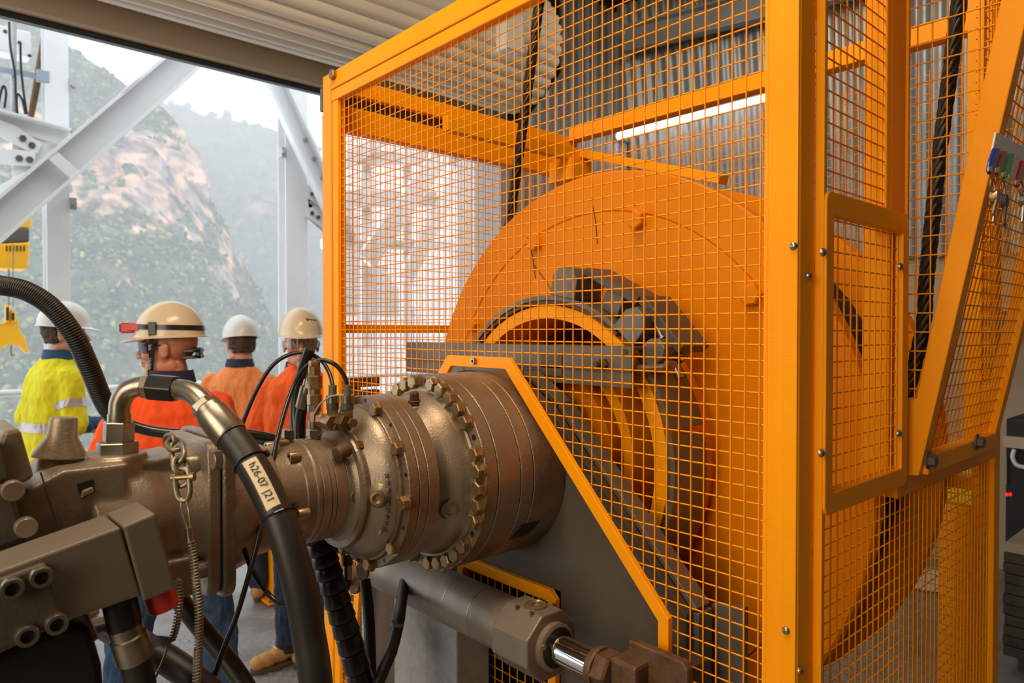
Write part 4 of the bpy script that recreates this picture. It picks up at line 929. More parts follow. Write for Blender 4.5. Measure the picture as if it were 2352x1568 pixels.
# main pressure hose with its elbow pipe
h = thing('pressure_hose', 'thick black hydraulic hose with brass coloured elbow on the motor', 'hose', tuple(at(270, 1040, D=1.08)))
DM = 1.075
m = MB(); hexfit(m, at(270, 1042, D=DM), at(270, 1014, D=DM), .030); m.build('hex_adaptor', STEEL, h, smooth=25)
m = MB(); hexfit(m, at(272, 1014, D=DM), at(274, 968, D=DM), .0225); m.build('hex_nut', STEEL, h, smooth=25)
m = MB(); m.cyl(at(274, 970, D=DM), at(274, 950, D=DM), .0165, n=24); m.tube(hosepts([(274, 956, DM), (276, 925, DM), (290, 900, DM), (316, 888, DM), (350, 886, DM)]), .0152, 20); m.build('elbow_pipe', STEEL, h, smooth=50)
m = MB(); hexfit(m, at(330, 887, D=DM), at(346, 888, D=DM), .0195); m.build('hex_nut', STEEL, h, smooth=25)
m = MB(); hexfit(m, at(344, 888, D=DM - .01), at(405, 893, D=DM - .01), .0215); m.build('black_coupling', RUBS, h, smooth=25, bevel=.002)
m = MB(); m.tube(hosepts([(398, 893, DM - .01), (430, 897, DM - .02), (455, 913, DM - .03), (478, 940, DM - .04)]), .0155, 20); m.build('bent_pipe', STEEL, h, smooth=50)
m = MB(); hexfit(m, at(466, 928, D=DM - .035), at(480, 943, D=DM - .04), .0205); m.build('hex_nut', STEEL, h, smooth=25)
fa, fb = at(477, 936, D=DM - .04), at(532, 1003, D=DM - .06)
m = MB(); L_ = (fb - fa).length; m.lathe(fa, fb - fa, [(0, .0175), (.004, .0215), (.012, .0215), (.014, .024), (L_ - .004, .025), (L_, .0235)], 32); m.build('ferrule', STEEL, h, smooth=40)
HP = hosepts([(522, 990, DM - .055), (560, 1040, DM - .07), (604, 1112, DM - .09), (648, 1210, DM - .11), (684, 1330, DM - .12), (708, 1450, DM - .12), (728, 1600, DM - .12), (742, 1900, DM - .08), (700, 2500, DM), (560, 2950, DM + .1)], 12)
m = MB(); m.tube(HP, .0225, 24); hose = m.build('rubber_hose', RUB, h, smooth=60)
m = MB(); tag_i = [i for i, p in enumerate(HP)]
a_, b_ = HP[18], HP[30]; dn = (b_ - a_).normalized(); vw = (CAM - (a_ + b_) / 2).normalized(); sdv = dn.cross(vw).normalized(); vw = sdv.cross(dn).normalized()
vs = []; fs = []
seg = HP[17:33]
for i, p in enumerate(seg):
    for k in range(7):
        a = math.radians(-26 + 52 * k / 6); vs.append(p + (vw * math.cos(a) + sdv * math.sin(a)) * .0229)
for i in range(len(seg) - 1):
    for k in range(6): o = i * 7 + k; fs.append((o, o + 1, o + 8, o + 7))
m.add(vs, fs); lab = m.build('label_tape', TAGM, h, smooth=60)
def text(body, size, p, xdir, nrm, mt, par, nm='lettering', depth=.0003):
    cu = bpy.data.curves.new('t', 'FONT'); cu.body = body; cu.size = size; cu.extrude = depth; cu.align_x = 'CENTER'; cu.align_y = 'CENTER'
    o = bpy.data.objects.new('t', cu); COL.objects.link(o); bpy.context.view_layer.update()
    me = bpy.data.meshes.new_from_object(o.evaluated_get(bpy.context.evaluated_depsgraph_get())); bpy.data.objects.remove(o)
    me.materials.clear(); me.materials.append(mt); x = V(xdir).normalized(); z = V(nrm).normalized(); y = z.cross(x).normalized(); z = x.cross(y)
    M4 = Matrix((x, y, z)).transposed().to_4x4(); M4.translation = V(p); me.name = nm; return link(nm, me, par, W=M4)
mid = (seg[5] + seg[6]) / 2; text('h26-07', .0145, mid + vw * .0233, (seg[8] - seg[2]), vw, INK, lab)
mid = seg[12]; text('|21', .0145, mid + vw * .0233, (seg[14] - seg[10]), vw, INK, lab)
for i in (16, 33):
    m = MB(); q = HP[i]; t_ = (HP[i + 1] - HP[i - 1]).normalized(); x, y, _ = basis(t_)
    m.tube([q + (x * math.cos(a) + y * math.sin(a)) * .0235 for a in [2 * math.pi * k / 24 for k in range(24)]], .0016, 6, close=True); c = q - sdv * -.025; m.obox(q + sdv * -.025 * (1 if i == 16 else 1), x * .003, y * .003, t_ * .004); m.build('cable_tie', RUBS, h)
# other hoses
def hose_thing(nm, label, pts, r, mt=RUB, n=10, sides=16):
    m = MB(); m.tube(hosepts(pts, n), r, sides); return tag(m.build(nm, mt, smooth=60), label, 'hose')
cd_ = thing('ribbed_conduit', 'thick black ribbed conduit curving in from the left edge', 'hose', tuple(at(250, 945, D=1.35)))
cp = hosepts([(-420, 1500, 1.35), (-400, 1000, 1.30), (-300, 760, 1.25), (-160, 668, 1.22), (-60, 648, 1.22), (0, 655, 1.22), (60, 668, 1.23), (120, 706, 1.25), (170, 770, 1.27), (206, 845, 1.3), (235, 915, 1.33), (262, 955, 1.35), (300, 976, 1.36), (350, 990, 1.37), (420, 997, 1.38), (490, 998, 1.39), (560, 997, 1.41), (620, 1006, 1.43), (660, 1022, 1.45)], 14)
m = MB(); m.tube(cp[:156], .0165, 16); m.build('outer_cover', RUB, cd_, smooth=60)
m = MB(); m.tube(cp[154:], .0105, 14); m.build('inner_hose', RUBS, cd_, smooth=60)
m = MB()
for i in range(2, 156): p = cp[i]; t_ = (cp[i + 1] - cp[i - 1]).normalized(); m.lathe(p - t_ * .0022, t_, [(0, .0164), (.0011, .0176), (.0033, .0176), (.0044, .0164)], 14)
m.build('cover_ribs', RUB, cd_, smooth=60, kind='stuff')
sw = thing('wrapped_hose', 'fat black spiral wrapped hose hanging under the gearbox', 'hose', tuple(at(840, 1600, D=1.42)))
spp = hosepts([(722, 1215, 1.40), (742, 1270, 1.40), (762, 1335, 1.40), (784, 1410, 1.40), (808, 1490, 1.40), (838, 1600, 1.40), (868, 1760, 1.40), (880, 2000, 1.40), (860, 2400, 1.40)], 16)
m = MB(); m.tube(spp, .021, 16); m.build('inner_hose', RUBS, sw, smooth=60)
for k in range(2, 118, 7):
    a = spp[k]; b = spp[min(k + 6, len(spp) - 1)]; L_ = (b - a).length * 1.12; m = MB(); m.lathe(a, b - a, [(0, .0225), (.002, .0245), (L_ * .5, .0255), (L_ - .003, .027), (L_, .0255)], 22); m.build('wrap_turn', RUBS, sw, smooth=40)
hose_thing('hydraulic_hose', 'black hose hanging straight down beside the wrapped hose', [(838, 1330, 1.52), (846, 1400, 1.5), (850, 1480, 1.48), (852, 1600, 1.46), (850, 1900, 1.46), (830, 2500, 1.44)], .012)
bh = hose_thing('hydraulic_hose', 'black hose with pale tie bands bending under the cylinder', [(930, 1330, 1.62), (922, 1380, 1.54), (916, 1425, 1.47), (900, 1490, 1.42), (880, 1540, 1.4), (862, 1600, 1.38), (840, 1800, 1.36), (820, 2600, 1.36)], .0125)
for q, r2 in (((913, 1430), 1.452), ((898, 1495), 1.418)): m = MB(); p = at(*q, D=r2); m.lathe(p, at(q[0] - 6, q[1] + 22, D=r2) - p, [(0, .0134), (.004, .0134)], 16); m.build('tie_band', PLG, bh, smooth=40)
hose_thing('hydraulic_hose', 'black hose crossing low behind the man in jeans side of the motor', [(380, 1330, 1.25), (430, 1400, 1.22), (490, 1475, 1.2), (540, 1540, 1.18), (580, 1610, 1.16), (660, 1800, 1.14), (720, 2600, 1.14)], .0165)
hose_thing('hydraulic_hose', 'black hose at the bottom edge right of the motor housing', [(250, 1440, 1.1), (340, 1490, 1.06), (400, 1525, 1.05), (460, 1570, 1.04), (500, 1620, 1.04), (580, 1800, 1.04), (640, 2700, 1.06)], .021)
h3 = thing('return_hose', 'black hose with steel ferrule hanging below the valve block', 'hose', tuple(at(320, 1600, D=.93)))
m = MB(); m.tube(hosepts([(272, 1370, .92), (280, 1405, .92), (288, 1440, .92)]), .021, 20); m.build('boot', RUBS, h3, smooth=60)
fa, fb = at(284, 1432, D=.92), at(312, 1512, D=.93); m = MB(); L_ = (fb - fa).length; m.lathe(fa, fb - fa, [(0, .0175), (.003, .0205), (.016, .0205), (.018, .0225), (L_ - .003, .0235), (L_, .022)], 30); m.build('ferrule', STEEL, h3, smooth=40)
m = MB(); m.tube(hosepts([(308, 1500, .93), (318, 1550, .935), (326, 1620, .94), (340, 1900, .95), (360, 2900, 1.0)]), .0195, 20); m.build('rubber_hose', RUB, h3, smooth=60)
# thin lines
def thin(label, pts, r=.0042, mt=RUBS, nm='control_line'):
    m = MB(); m.tube(hosepts(pts, 10), r, 10); return tag(m.build(nm, mt, smooth=60), label, 'hose')
thin('thin black line looping below the adaptor beside the bollard', [(541, 1010, 1.16), (539, 1070, 1.14), (544, 1160, 1.13), (556, 1240, 1.13), (580, 1310, 1.13), (615, 1362, 1.13), (645, 1384, 1.12), (668, 1372, 1.12), (680, 1340, 1.13)])
thin('thin black line arching over behind the fitting stack', [(545, 1010, 1.40), (562, 960, 1.40), (590, 895, 1.40), (625, 840, 1.40), (665, 814, 1.40), (705, 810, 1.40), (738, 828, 1.40), (756, 856, 1.38), (764, 884, 1.36)])
thin('long thin black line arching over the fittings and down past the hose', [(480, 1590, 1.05), (510, 1500, 1.06), (548, 1400, 1.08), (588, 1260, 1.12), (604, 1180, 1.15), (624, 1070, 1.2), (645, 975, 1.25), (672, 892, 1.3), (700, 845, 1.32), (735, 827, 1.33), (768, 836, 1.33), (790, 862, 1.33), (799, 892, 1.33)])
# fitting stack on the brake housing
fs_ = thing('test_fitting_stack', 'stack of brass coloured hydraulic fittings on the brake housing', 'fittings', tuple(at(722, 1014, D=1.31)))
DF = 1.31
for ya, yb, r_, kind in ((1016, 1002, .0125, 6), (1002, 985, .0145, 6), (985, 966, .0120, 16), (966, 900, .0095, 12), (944, 930, .013, 14), (930, 905, .0135, 6), (905, 893, .0115, 14), (893, 862, .0138, 6), (862, 842, .0115, 14), (842, 828, .0105, 6)):
    m = MB(); p, q = at(722, ya, D=DF), at(722, yb, D=DF)
    if kind == 6: hexfit(m, p, q, r_)
    else: m.cyl(p, q, r_, n=kind)
    m.build('fitting', STEEL if ya > 940 else BOLT, fs_, smooth=25)
m = MB(); hexfit(m, at(728, 966, D=DF), at(748, 964, D=DF), .014); m.build('tee_fitting', BOLT, fs_, smooth=25)
for xa, xb, r_, mt_ in ((748, 766, .0155, BOLT), (766, 798, .0165, RUST), (798, 812, .0095, BOLT)):
    m = MB(); hexfit(m, at(xa, 965, D=DF - .005), at(xb, 972, D=DF - .03), r_); m.build('tee_fitting', mt_, fs_, smooth=25)
for px, d_ in ((764, DF - .005), (798, DF - .02)):
    for ya, yb, r_, k_, mt_ in ((962, 940, .010, 6, BOLT), (940, 925, .0115, 18, GREYD), (925, 908, .0120, 18, STEEL), (908, 884, .0075, 14, PLG)):
        m = MB(); p, q = at(px, ya, D=d_), at(px, yb, D=d_)
        if k_ == 6: hexfit(m, p, q, r_)
        else: m.cyl(p, q, r_, n=k_)
        m.build('test_coupling', mt_, fs_, smooth=25)
m = MB(); m.tube(hosepts([(722, 950, 1.295), (735, 928, 1.29), (760, 910, 1.285), (790, 907, 1.285)]), .0016, 6); m.build('retaining_cord', MATS['cream_wall_paint'], fs_)
m = MB(); m.tube(hosepts([(784, 940, 1.285), (778, 955, 1.28), (772, 975, 1.28), (766, 985, 1.275)]), .0018, 6); m.build('bead_chain', GREYD, fs_)
for px, py, d_ in ((702, 890, 1.33),):
    fa, fb = at(709, 872, D=1.33), at(694, 938, D=1.33); m = MB(); L_ = (fb - fa).length; m.lathe(fa, fb - fa, [(0, .009), (.012, .0095), (.014, .0125), (L_ - .003, .0135), (L_, .012)], 22); m.build('ferrule', STEEL, fs_, smooth=40)
    m = MB(); m.tube(hosepts([(695, 932, 1.33), (690, 965, 1.34), (689, 1020, 1.34)]), .0105, 16); m.build('branch_hose', RUBS, fs_, smooth=60)
    m = MB(); m.tube(hosepts([(712, 800, 1.38), (686, 880, 1.40), (678, 950, 1.40), (684, 1020, 1.38)]), .0105, 16); m.build('branch_hose', RUBS, fs_, smooth=60)
m = MB(); m.lathe(at(798, 1030, D=1.27), at(770, 1046, D=1.25) - at(798, 1030, D=1.27), [(0, .013), (.006, .0145), (.024, .0145), (.026, .012)], 20); m.build('side_plug', RUST, fs_, smooth=40)
m = MB(); m.hexb(at(828, 1025, X=.655), (-1, 0, 0), .012, .012); m.build('side_plug', RUST, fs_, smooth=25)
for px, py, l_ in ((800, 1258, 0), (770, 1260, 0)):
    pass
lf = thing('lower_fitting', 'brass coloured elbow and ferrule below the gearbox', 'fittings', tuple(at(800, 1340, D=1.44)))
for (xa, ya), (xb, yb), r_, mt_ in (((766, 1262), (792, 1258), .010, STEEL), ((792, 1240), (796, 1272), .012, GREYD), ((797, 1272), (797, 1296), .0115, GREYD), ((798, 1296), (798, 1328), .0095, STEEL)):
    m = MB(); m.cyl(at(xa, ya, D=1.44), at(xb, yb, D=1.44), r_, n=14); m.build('fitting', mt_, lf, smooth=40)
m = MB(); m.tube(hosepts([(798, 1322, 1.44), (796, 1345, 1.44), (786, 1362, 1.44)]), .008, 12); m.build('tail_hose', RUBS, lf, smooth=60)
m = MB(); m.lathe(at(836, 1310, D=1.36), V((-1, -.2, 0)), [(0, .016), (.006, .016)], 20); m.build('washer', RUST, lf)
# chain, shackle and sprung lanyards
chn = thing('lifting_chain', 'short galvanised chain draped over the motor', 'chain', tuple(at(405, 1090, D=1.0)))
cpts = [(383, 1016, 1.075), (398, 1012, 1.05), (406, 1030, 1.025), (412, 1056, 1.01), (416, 1084, 1.0), (420, 1108, .995)]
for k in range(len(cpts) - 1):
    a = at(*cpts[k][:2], D=cpts[k][2]); b = at(*cpts[k + 1][:2], D=cpts[k + 1][2]); c = (a + b) / 2; u = (b - a).normalized(); s_ = u.cross(FWD).normalized(); n = s_.cross(u)
    e = s_ if k % 2 == 0 else (n * .9 + s_ * .45).normalized(); hl = max(.0125, (b - a).length * .68); hw = .0105
    pl = []
    for i in range(24):
        an = 2 * math.pi * i / 24; pl.append(c + u * (hl * math.copysign(abs(math.sin(an)) ** .8, math.sin(an))) + e * (hw * math.cos(an)))
    m = MB(); m.tube(pl, .0037, 8, close=True); m.build('chain_link', CHAINM, chn, smooth=60)
sk = thing('bow_shackle', 'galvanised shackle joining the chain to the wire lanyard', 'shackle', tuple(at(418, 1148, D=.99)))
m = MB(); m.tube(hosepts([(402, 1096, .99), (404, 1124, .988), (412, 1146, .986), (428, 1148, .986), (436, 1128, .986), (434, 1096, .99)]), .0042, 10); m.build('bow', CHAINM, sk, smooth=60)
m = MB(); m.cyl(at(394, 1098, D=.99), at(446, 1094, D=.988), .0035, n=10); m.cyl(at(438, 1095, D=.988), at(447, 1094, D=.988), .006, n=12); m.build('pin', BOLT, sk, smooth=40)
def lanyard(label, loop, body, r=.0048):
    t = thing('sprung_lanyard', label, 'cable', tuple(at(*body[-1][:2], D=body[-1][2])))
    for l in loop:
        m = MB(); m.tube(hosepts(l, 6), .0016, 6); m.build('wire_loop', CHAINM, t, smooth=60)
    bp_ = hosepts(body, 10); m = MB(); m.tube(bp_, .0022, 8); m.build('core_wire', CHAINM, t, smooth=60)
    L = [0]
    for a, b in zip(bp_[:-1], bp_[1:]): L.append(L[-1] + (b - a).length)
    arr = np.array([tuple(p) for p in bp_]); turns = int(L[-1] / .0042); P = []
    x, y, _ = basis(bp_[-1] - bp_[0])
    for i in range(turns * 10 + 1):
        s_ = L[-1] * i / (turns * 10); c = V([float(np.interp(s_, L, arr[:, k])) for k in range(3)]); a = 2 * math.pi * i / 10; P.append(c + (x * math.cos(a) + y * math.sin(a)) * r)
    m = MB(); m.tube(P, .0013, 5); m.build('coil_spring', CHAINM, t, smooth=60)
    return t
t = lanyard('steel lanyard with a long coil spring sleeve below the shackle', [[(414, 1144, .985), (420, 1180, .98), (430, 1214, .975)], [(428, 1144, .985), (434, 1180, .98), (437, 1214, .975)]],
            [(438, 1240, .97), (446, 1290, .965), (452, 1350, .96), (457, 1410, .955), (456, 1480, .955), (450, 1600, .95)])
m = MB(); m.cyl(at(433, 1212, D=.972), at(438, 1246, D=.97), .0052, n=14); m.build('crimp_sleeve', STEEL, t, smooth=40)
m = MB(); m.cyl(at(456, 1490, D=.955), at(454, 1535, D=.955), .0062, n=14); m.build('crimp_sleeve', STEEL, t, smooth=40)
t = lanyard('short sprung lanyard with a tape flag left of the long one', [[(388, 1470, .985), (380, 1500, .98), (362, 1545, .975), (348, 1570, .97)]], [(408, 1330, 1.0), (412, 1370, .995), (408, 1420, .99), (400, 1455, .988), (392, 1474, .985)], .0045)
m = MB(); m.prism([at(x, y, D=.988) for x, y in ((336, 1466), (362, 1460), (398, 1464), (392, 1478), (366, 1484), (344, 1490), (352, 1478))], FWD * .002); m.build('tape_flag', mat('grey_blue_tape', (.30, .32, .40), .6), t)
# ================================================================ PEOPLE
SKIN = mat('skin', (0.58, 0.27, 0.165), 0.5, col2=(0.50, 0.19, 0.11), nscale=14, bump=0.15, bscale=150)
HAIR = mat('brown_hair', (0.055, 0.03, 0.018), 0.7, bump=0.8, bscale=120)
HATC = mat('cream_helmet_shell', (0.72, 0.58, 0.40), 0.22)
HATW = mat('white_helmet_shell', (0.66, 0.66, 0.64), 0.28)
HIVY = mat('hi_vis_yellow_cotton', (0.72, 0.66, 0.008), 0.85, bump=0.5, bscale=40)
HIVO = mat('hi_vis_orange_cotton', (0.98, 0.095, 0.008), 0.8, bump=0.5, bscale=40)
HIVO2 = mat('bright_orange_drill', (0.95, 0.135, 0.010), 0.85, bump=0.5, bscale=40)
HIVF = mat('faded_orange_drill', (0.80, 0.27, 0.08), 0.9, bump=0.5, bscale=40)
NAVY = mat('navy_drill', (0.018, 0.024, 0.055), 0.85, bump=0.5, bscale=60)
BLUEC = mat('royal_blue_cotton', (0.015, 0.075, 0.17), 0.85, bump=0.5, bscale=60)
DENIM = mat('blue_denim', (0.022, 0.055, 0.135), 0.85, col2=(0.045, 0.085, 0.17), nscale=9, bump=0.6, bscale=80)
TAPE = mat('silver_reflective_tape', (0.50, 0.47, 0.46), 0.35, 0.3)
TAN = mat('tan_boot_leather', (0.50, 0.25, 0.075), 0.7, bump=0.4, bscale=60)
SOLE = mat('boot_sole', (0.10, 0.075, 0.05), 0.8)
LENS = mat('dark_lens', (0.010, 0.007, 0.006), 0.12, spec=0.3)
CLEAR = mat('clear_lens', (0.9, 0.9, 0.9), 0.03, trans=0.95)
REDL = mat('red_lamp_body', (0.60, 0.015, 0.012), 0.25)

def limb(m, pts, rs, n=14):
    P = [V(p) for p in pts]; m.tube(cr(P, 4) if len(P) > 2 else P, [float(np.interp(i, np.linspace(0, (4 * (len(P) - 1) if len(P) > 2 else 1), len(rs)), rs)) for i in range((4 * (len(P) - 1) + 1) if len(P) > 2 else 2)], n)
    m.ico(P[0], rs[0], 2); m.ico(P[-1], rs[-1], 2)
def rings(m, rows, n=28):
    vs = []; fs = []
    for z, rx, ry, cy in rows:
        for k in range(n):
            a = 2 * math.pi * k / n; c, s = math.cos(a), math.sin(a)
            vs.append((rx * math.copysign(abs(c) ** .82, c), cy + ry * math.copysign(abs(s) ** .9, s), z))
    for i in range(len(rows) - 1):
        for k in range(n): k2 = (k + 1) % n; fs.append((i * n + k, i * n + k2, (i + 1) * n + k2, (i + 1) * n + k))
    fs.append(tuple(range(n - 1, -1, -1))); fs.append(tuple((len(rows) - 1) * n + k for k in range(n)))
    m.add(vs, fs)
def xform(me, M):
    me.transform(M); me.update(); return me
def folds(me, amp, sc, seed, zlo=-9, zhi=9):
    n = len(me.vertices); co = np.zeros(n * 3); me.vertices.foreach_get('co', co); co = co.reshape(-1, 3); no = np.zeros(n * 3); me.vertices.foreach_get('normal', no); no = no.reshape(-1, 3)
    for i in range(n):
        p = co[i]; v = noise.fractal(V((p[0] * sc * 1.5 + seed, p[1] * sc * 1.5, p[2] * sc * .7 + p[0] * 2)), .8, 2.2, 3); co[i] += no[i] * amp * v
    me.vertices.foreach_set('co', co.ravel()); me.update(); return me
def hand(m, wrist, fdir, pnorm, s=1.0, curl=.5):
    """palm, four bent fingers of unequal length and a thumb leaving the side of the palm"""
    f = V(fdir).normalized(); n = V(pnorm); n = (n - f * n.dot(f)).normalized(); side = f.cross(n)
    w_ = V(wrist); m.tube([w_, w_ + f * .035 * s, w_ + f * .085 * s], [.027 * s, .036 * s, .036 * s], 10)
    m.ico(w_ + f * .05 * s, (.036 * s, .046 * s, .036 * s), 2)
    for k, L in enumerate((.072, .080, .074, .058)):
        b = w_ + f * .085 * s + side * (.030 - .020 * k) * s; d = f; P = [b - f * .02 * s]; q = b
        for j in range(3): q = q + d * (L * s / 3); P.append(q); d = (d + n * curl * .8).normalized()
        m.tube(P, [.0105 * s, .010 * s, .0092 * s, .008 * s], 8); m.ico(P[-1], .008 * s, 1)
    b = w_ + f * .03 * s + side * .03 * s; P = [b, b + (side * .8 + f * .7).normalized() * .03 * s, b + (side * .6 + f).normalized() * .055 * s + n * .01, b + (side * .4 + f).normalized() * .078 * s + n * .02]
    m.tube(P, [.013 * s, .0125 * s, .011 * s, .009 * s], 8); m.ico(P[-1], .009 * s, 1)

def head_prims(m, H, sc):
    def T(x, y, z): return H @ (V((x, y, z)) * sc)
    R = H.to_3x3()
    def E(c, r, sub=3): m.ico(T(*c), tuple(v * sc for v in r), sub, R)
    E((0, -.014, .030), (.077, .097, .088)); E((0, .022, -.018), (.066, .068, .086)); E((0, .034, -.072), (.052, .052, .042)); E((0, .074, -.098), (.024, .018, .018), 2)
    E((0, .080, .026), (.052, .014, .012), 2); E((0, .092, -.050), (.024, .011, .0065), 2); E((0, .089, -.064), (.022, .011, .0075), 2)
    m.tube([T(0, .086, .018), T(0, .102, -.008), T(0, .113, -.024)], [.008 * sc, .0105 * sc, .013 * sc], 10); m.ico(T(0, .110, -.025), .0135 * sc, 2, R)
    for s in (-1, 1):
        E((s * .0115, .100, -.028), (.009, .012, .008), 2); E((s * .043, .060, -.020), (.024, .026, .026), 2); E((s * .078, -.010, -.006), (.009, .020, .033), 2); E((s * .084, -.017, .006), (.007, .013, .018), 2); E((s * .045, .005, -.066), (.022, .05, .03), 2)
    m.tube([T(0, -.012, -.06), T(0, -.030, -.13), T(0, -.045, -.21)], [.050 * sc, .050 * sc, .052 * sc], 18)

def helmet(H, sc, mt, par, back=False):
    n = 48; vs = []; fs = []; rows = 12
    def add_ring(fn):
        for k in range(n): vs.append(H @ (V(fn(2 * math.pi * k / n)) * sc))
    for i in range(rows):
        ph = (math.pi / 2) * (i + .35) / (rows - .65)
        add_ring(lambda a, ph=ph: (.105 * math.sin(ph) * math.cos(a), -.010 + .128 * math.sin(ph) * math.sin(a), .060 + .125 * math.cos(ph) + .003 * math.exp(-(math.sin(ph) * math.cos(a) * 3) ** 2)))
    def br(w0, dz):
        def f(a):
            fr = max(0, math.sin(a)) ** 2.2; bk = max(0, -math.sin(a)) ** 2
            w = w0 * (.005 + .050 * fr + .003 * bk); return ((.105 + w * .8) * math.cos(a), -.010 + (.128 + w) * math.sin(a), .060 - dz - .014 * fr * w0 + .004 * w0)
        return f
    add_ring(br(.15, .012)); add_ring(br(1.0, .018)); add_ring(br(1.0, .022)); add_ring(br(.1, .018))
    for i in range(rows):
        ph = (math.pi / 2) * (rows - .65 - i + .0) / (rows - .65)
        add_ring(lambda a, ph=ph: (.099 * math.sin(ph) * math.cos(a), -.010 + .122 * math.sin(ph) * math.sin(a), .054 + .120 * math.cos(ph)))
    R_ = rows * 2 + 4
    for i in range(R_ - 1):
        for k in range(n): k2 = (k + 1) % n; fs.append((i * n + k, i * n + k2, (i + 1) * n + k2, (i + 1) * n + k))
    fs.append(tuple(range(n))); fs.append(tuple((R_ - 1) * n + k for k in range(n)))
    m = MB(); m.add(vs, fs); hm = m.build('helmet', mt, par, smooth=40)
    return hm
def person(label, pos, heading, h, head_dir, lean, head_fwd, shirt, trousers, hat, arms, sleeve='short', under=None, vox=.006, tape=False, collar=NAVY, boots=TAN, legs=None, head_pitch=0.0, head_tilt=0.0, seed=1, hair=True, belly=.0):
    s = h / 1.78; hd = V((heading.x, heading.y, 0)).normalized(); rt = V((hd.y, -hd.x, 0))
    B = Matrix((rt, hd, V((0, 0, 1)))).transposed().to_4x4() @ Matrix.Scale(s, 4); B.translation = V((pos.x, pos.y, 0))
    t = thing('person', label, 'person', (pos.x, pos.y, 0))
    hv = V((head_dir.x, head_dir.y, 0)).normalized(); hr = V((hv.y, -hv.x, 0))
    H = Matrix((hr, hv, V((0, 0, 1)))).transposed().to_4x4() @ Matrix.Rotation(head_pitch, 4, 'X') @ Matrix.Rotation(head_tilt, 4, 'Y')
    Lh = lambda z: lean * max(0, z - .95)   # forward lean of the trunk
    H.translation = B @ V((0, Lh(1.63) + head_fwd, 1.632)); sc = s * 1.05
    Bi = B.inverted()
    legs = legs or {}
    hipx = .095; kn = legs.get('knee', [(-.10, .02), (.10, .02)]); an = legs.get('ankle', [(-.12, 0), (.12, 0)])
    # body: one continuous skin
    m = MB()
    rings(m, [(.86, .15, .10, 0), (1.0, .14, .095, 0), (1.15, .145, .10, Lh(1.15)), (1.30, .15, .10, Lh(1.30)), (1.40, .11, .075, Lh(1.40)), (1.48, .055, .05, Lh(1.48))])
    for i, sx in enumerate((-1, 1)):
        limb(m, [(sx * hipx, 0, .90), (kn[i][0], kn[i][1], .50), (an[i][0], an[i][1], .09)], [.075, .05, .035])
        A = arms[i]; sh = (sx * .150, Lh(1.37), 1.37); limb(m, [sh, A[0], A[1]], [.036, .037, .027])
        hand(m, A[1], V(A[1]) - V(A[0]), A[2], 1.0, A[3] if len(A) > 3 else .4)
    m.v = [tuple(B @ V(v)) for v in m.v]
    head_prims(m, H, sc)
    linkf('body', fuse(m, vox, 2), SKIN, t)
    # shirt
    m = MB(); b_ = belly
    rings(m, [(.80, .186, .134 + b_, b_ * .5), (.95, .178, .128 + b_, b_ * .5 + Lh(.95)), (1.10, .178, .128 + b_ * .7, b_ * .3 + Lh(1.10)), (1.28, .198, .135, Lh(1.28)), (1.38, .195, .125, Lh(1.38)), (1.435, .165, .105, Lh(1.435)), (1.475, .115, .088, Lh(1.475)), (1.50, .082, .076, Lh(1.5) + head_fwd * .3), (1.535, .070, .068, Lh(1.53) + head_fwd * .5)])
    for i, sx in enumerate((-1, 1)):
        A = arms[i]; sh = V((sx * .168, Lh(1.40), 1.395)); el = V(A[0]); wr = V(A[1])
        if sleeve == 'long': limb(m, [sh, el, wr.lerp(el, .08)], [.064, .060, .044])
        else: limb(m, [sh, sh.lerp(el, .5), el], [.064, .066, .064])
    m.v = [tuple(B @ V(v)) for v in m.v]
    sm_ = folds(fuse(m, vox, 2), .011 * s, 9.0, seed * 7.3); linkf('shirt', sm_, shirt, t)
    if under:
        for i, sx in enumerate((-1, 1)):
            A = arms[i]; m = MB(); limb(m, [V(A[0]).lerp(V((sx * .172, Lh(1.43), 1.425)), .04), A[0], V(A[1]).lerp(V(A[0]), .12)], [.05, .050, .042]); m.v = [tuple(B @ V(v)) for v in m.v]; linkf('sleeve', folds(fuse(m, vox, 2), .009, 16, seed + i), under, t)
    if tape:
        src = sm_; co = np.zeros(len(src.vertices) * 3); src.vertices.foreach_get('co', co); co = co.reshape(-1, 3); no = np.zeros(len(src.vertices) * 3); src.vertices.foreach_get('normal', no); no = no.reshape(-1, 3)
        for nm, sel in tape(B, Bi, co, arms, Lh):
            vs = []; fs = []; mp = {}
            for pl in src.polygons:
                if all(sel[v] for v in pl.vertices):
                    f = []
                    for v in pl.vertices:
                        if v not in mp: mp[v] = len(vs); vs.append(tuple(co[v] + no[v] * .003))
                        f.append(mp[v])
                    fs.append(tuple(f))
            if fs: me = bpy.data.meshes.new(nm); me.from_pydata(vs, [], fs); me.update(); linkf(nm, me, TAPE, t)
    # collar
    c0 = B @ V((0, Lh(1.5) + head_fwd * .45 - .006, 1.497)); m = MB(); n = 32; vs = []; fs = []
    for r0, r1, zz, opn in ((.092, .084, 0, 1), (.080, .074, .050, 1), (.074, .068, .049, 1), (.087, .078, -.004, 1)):
        for k in range(n):
            a = 2 * math.pi * k / n; fwdk = max(0, math.sin(a)); vs.append(c0 + (rt * math.cos(a) * r0 + hd * math.sin(a) * r1) * s + V((0, 0, (zz - .03 * fwdk) * s)))
    for i in range(4):
        j = (i + 1) % 4
        for k in range(n): k2 = (k + 1) % n; fs.append((i * n + k, i * n + k2, j * n + k2, j * n + k))
    m.add(vs, fs); m.build('collar', collar, t, smooth=60)
    # trousers and boots
    m = MB(); rings(m, [(.76, .158, .108, 0), (.86, .158, .110, 0), (.98, .150, .105, 0)])
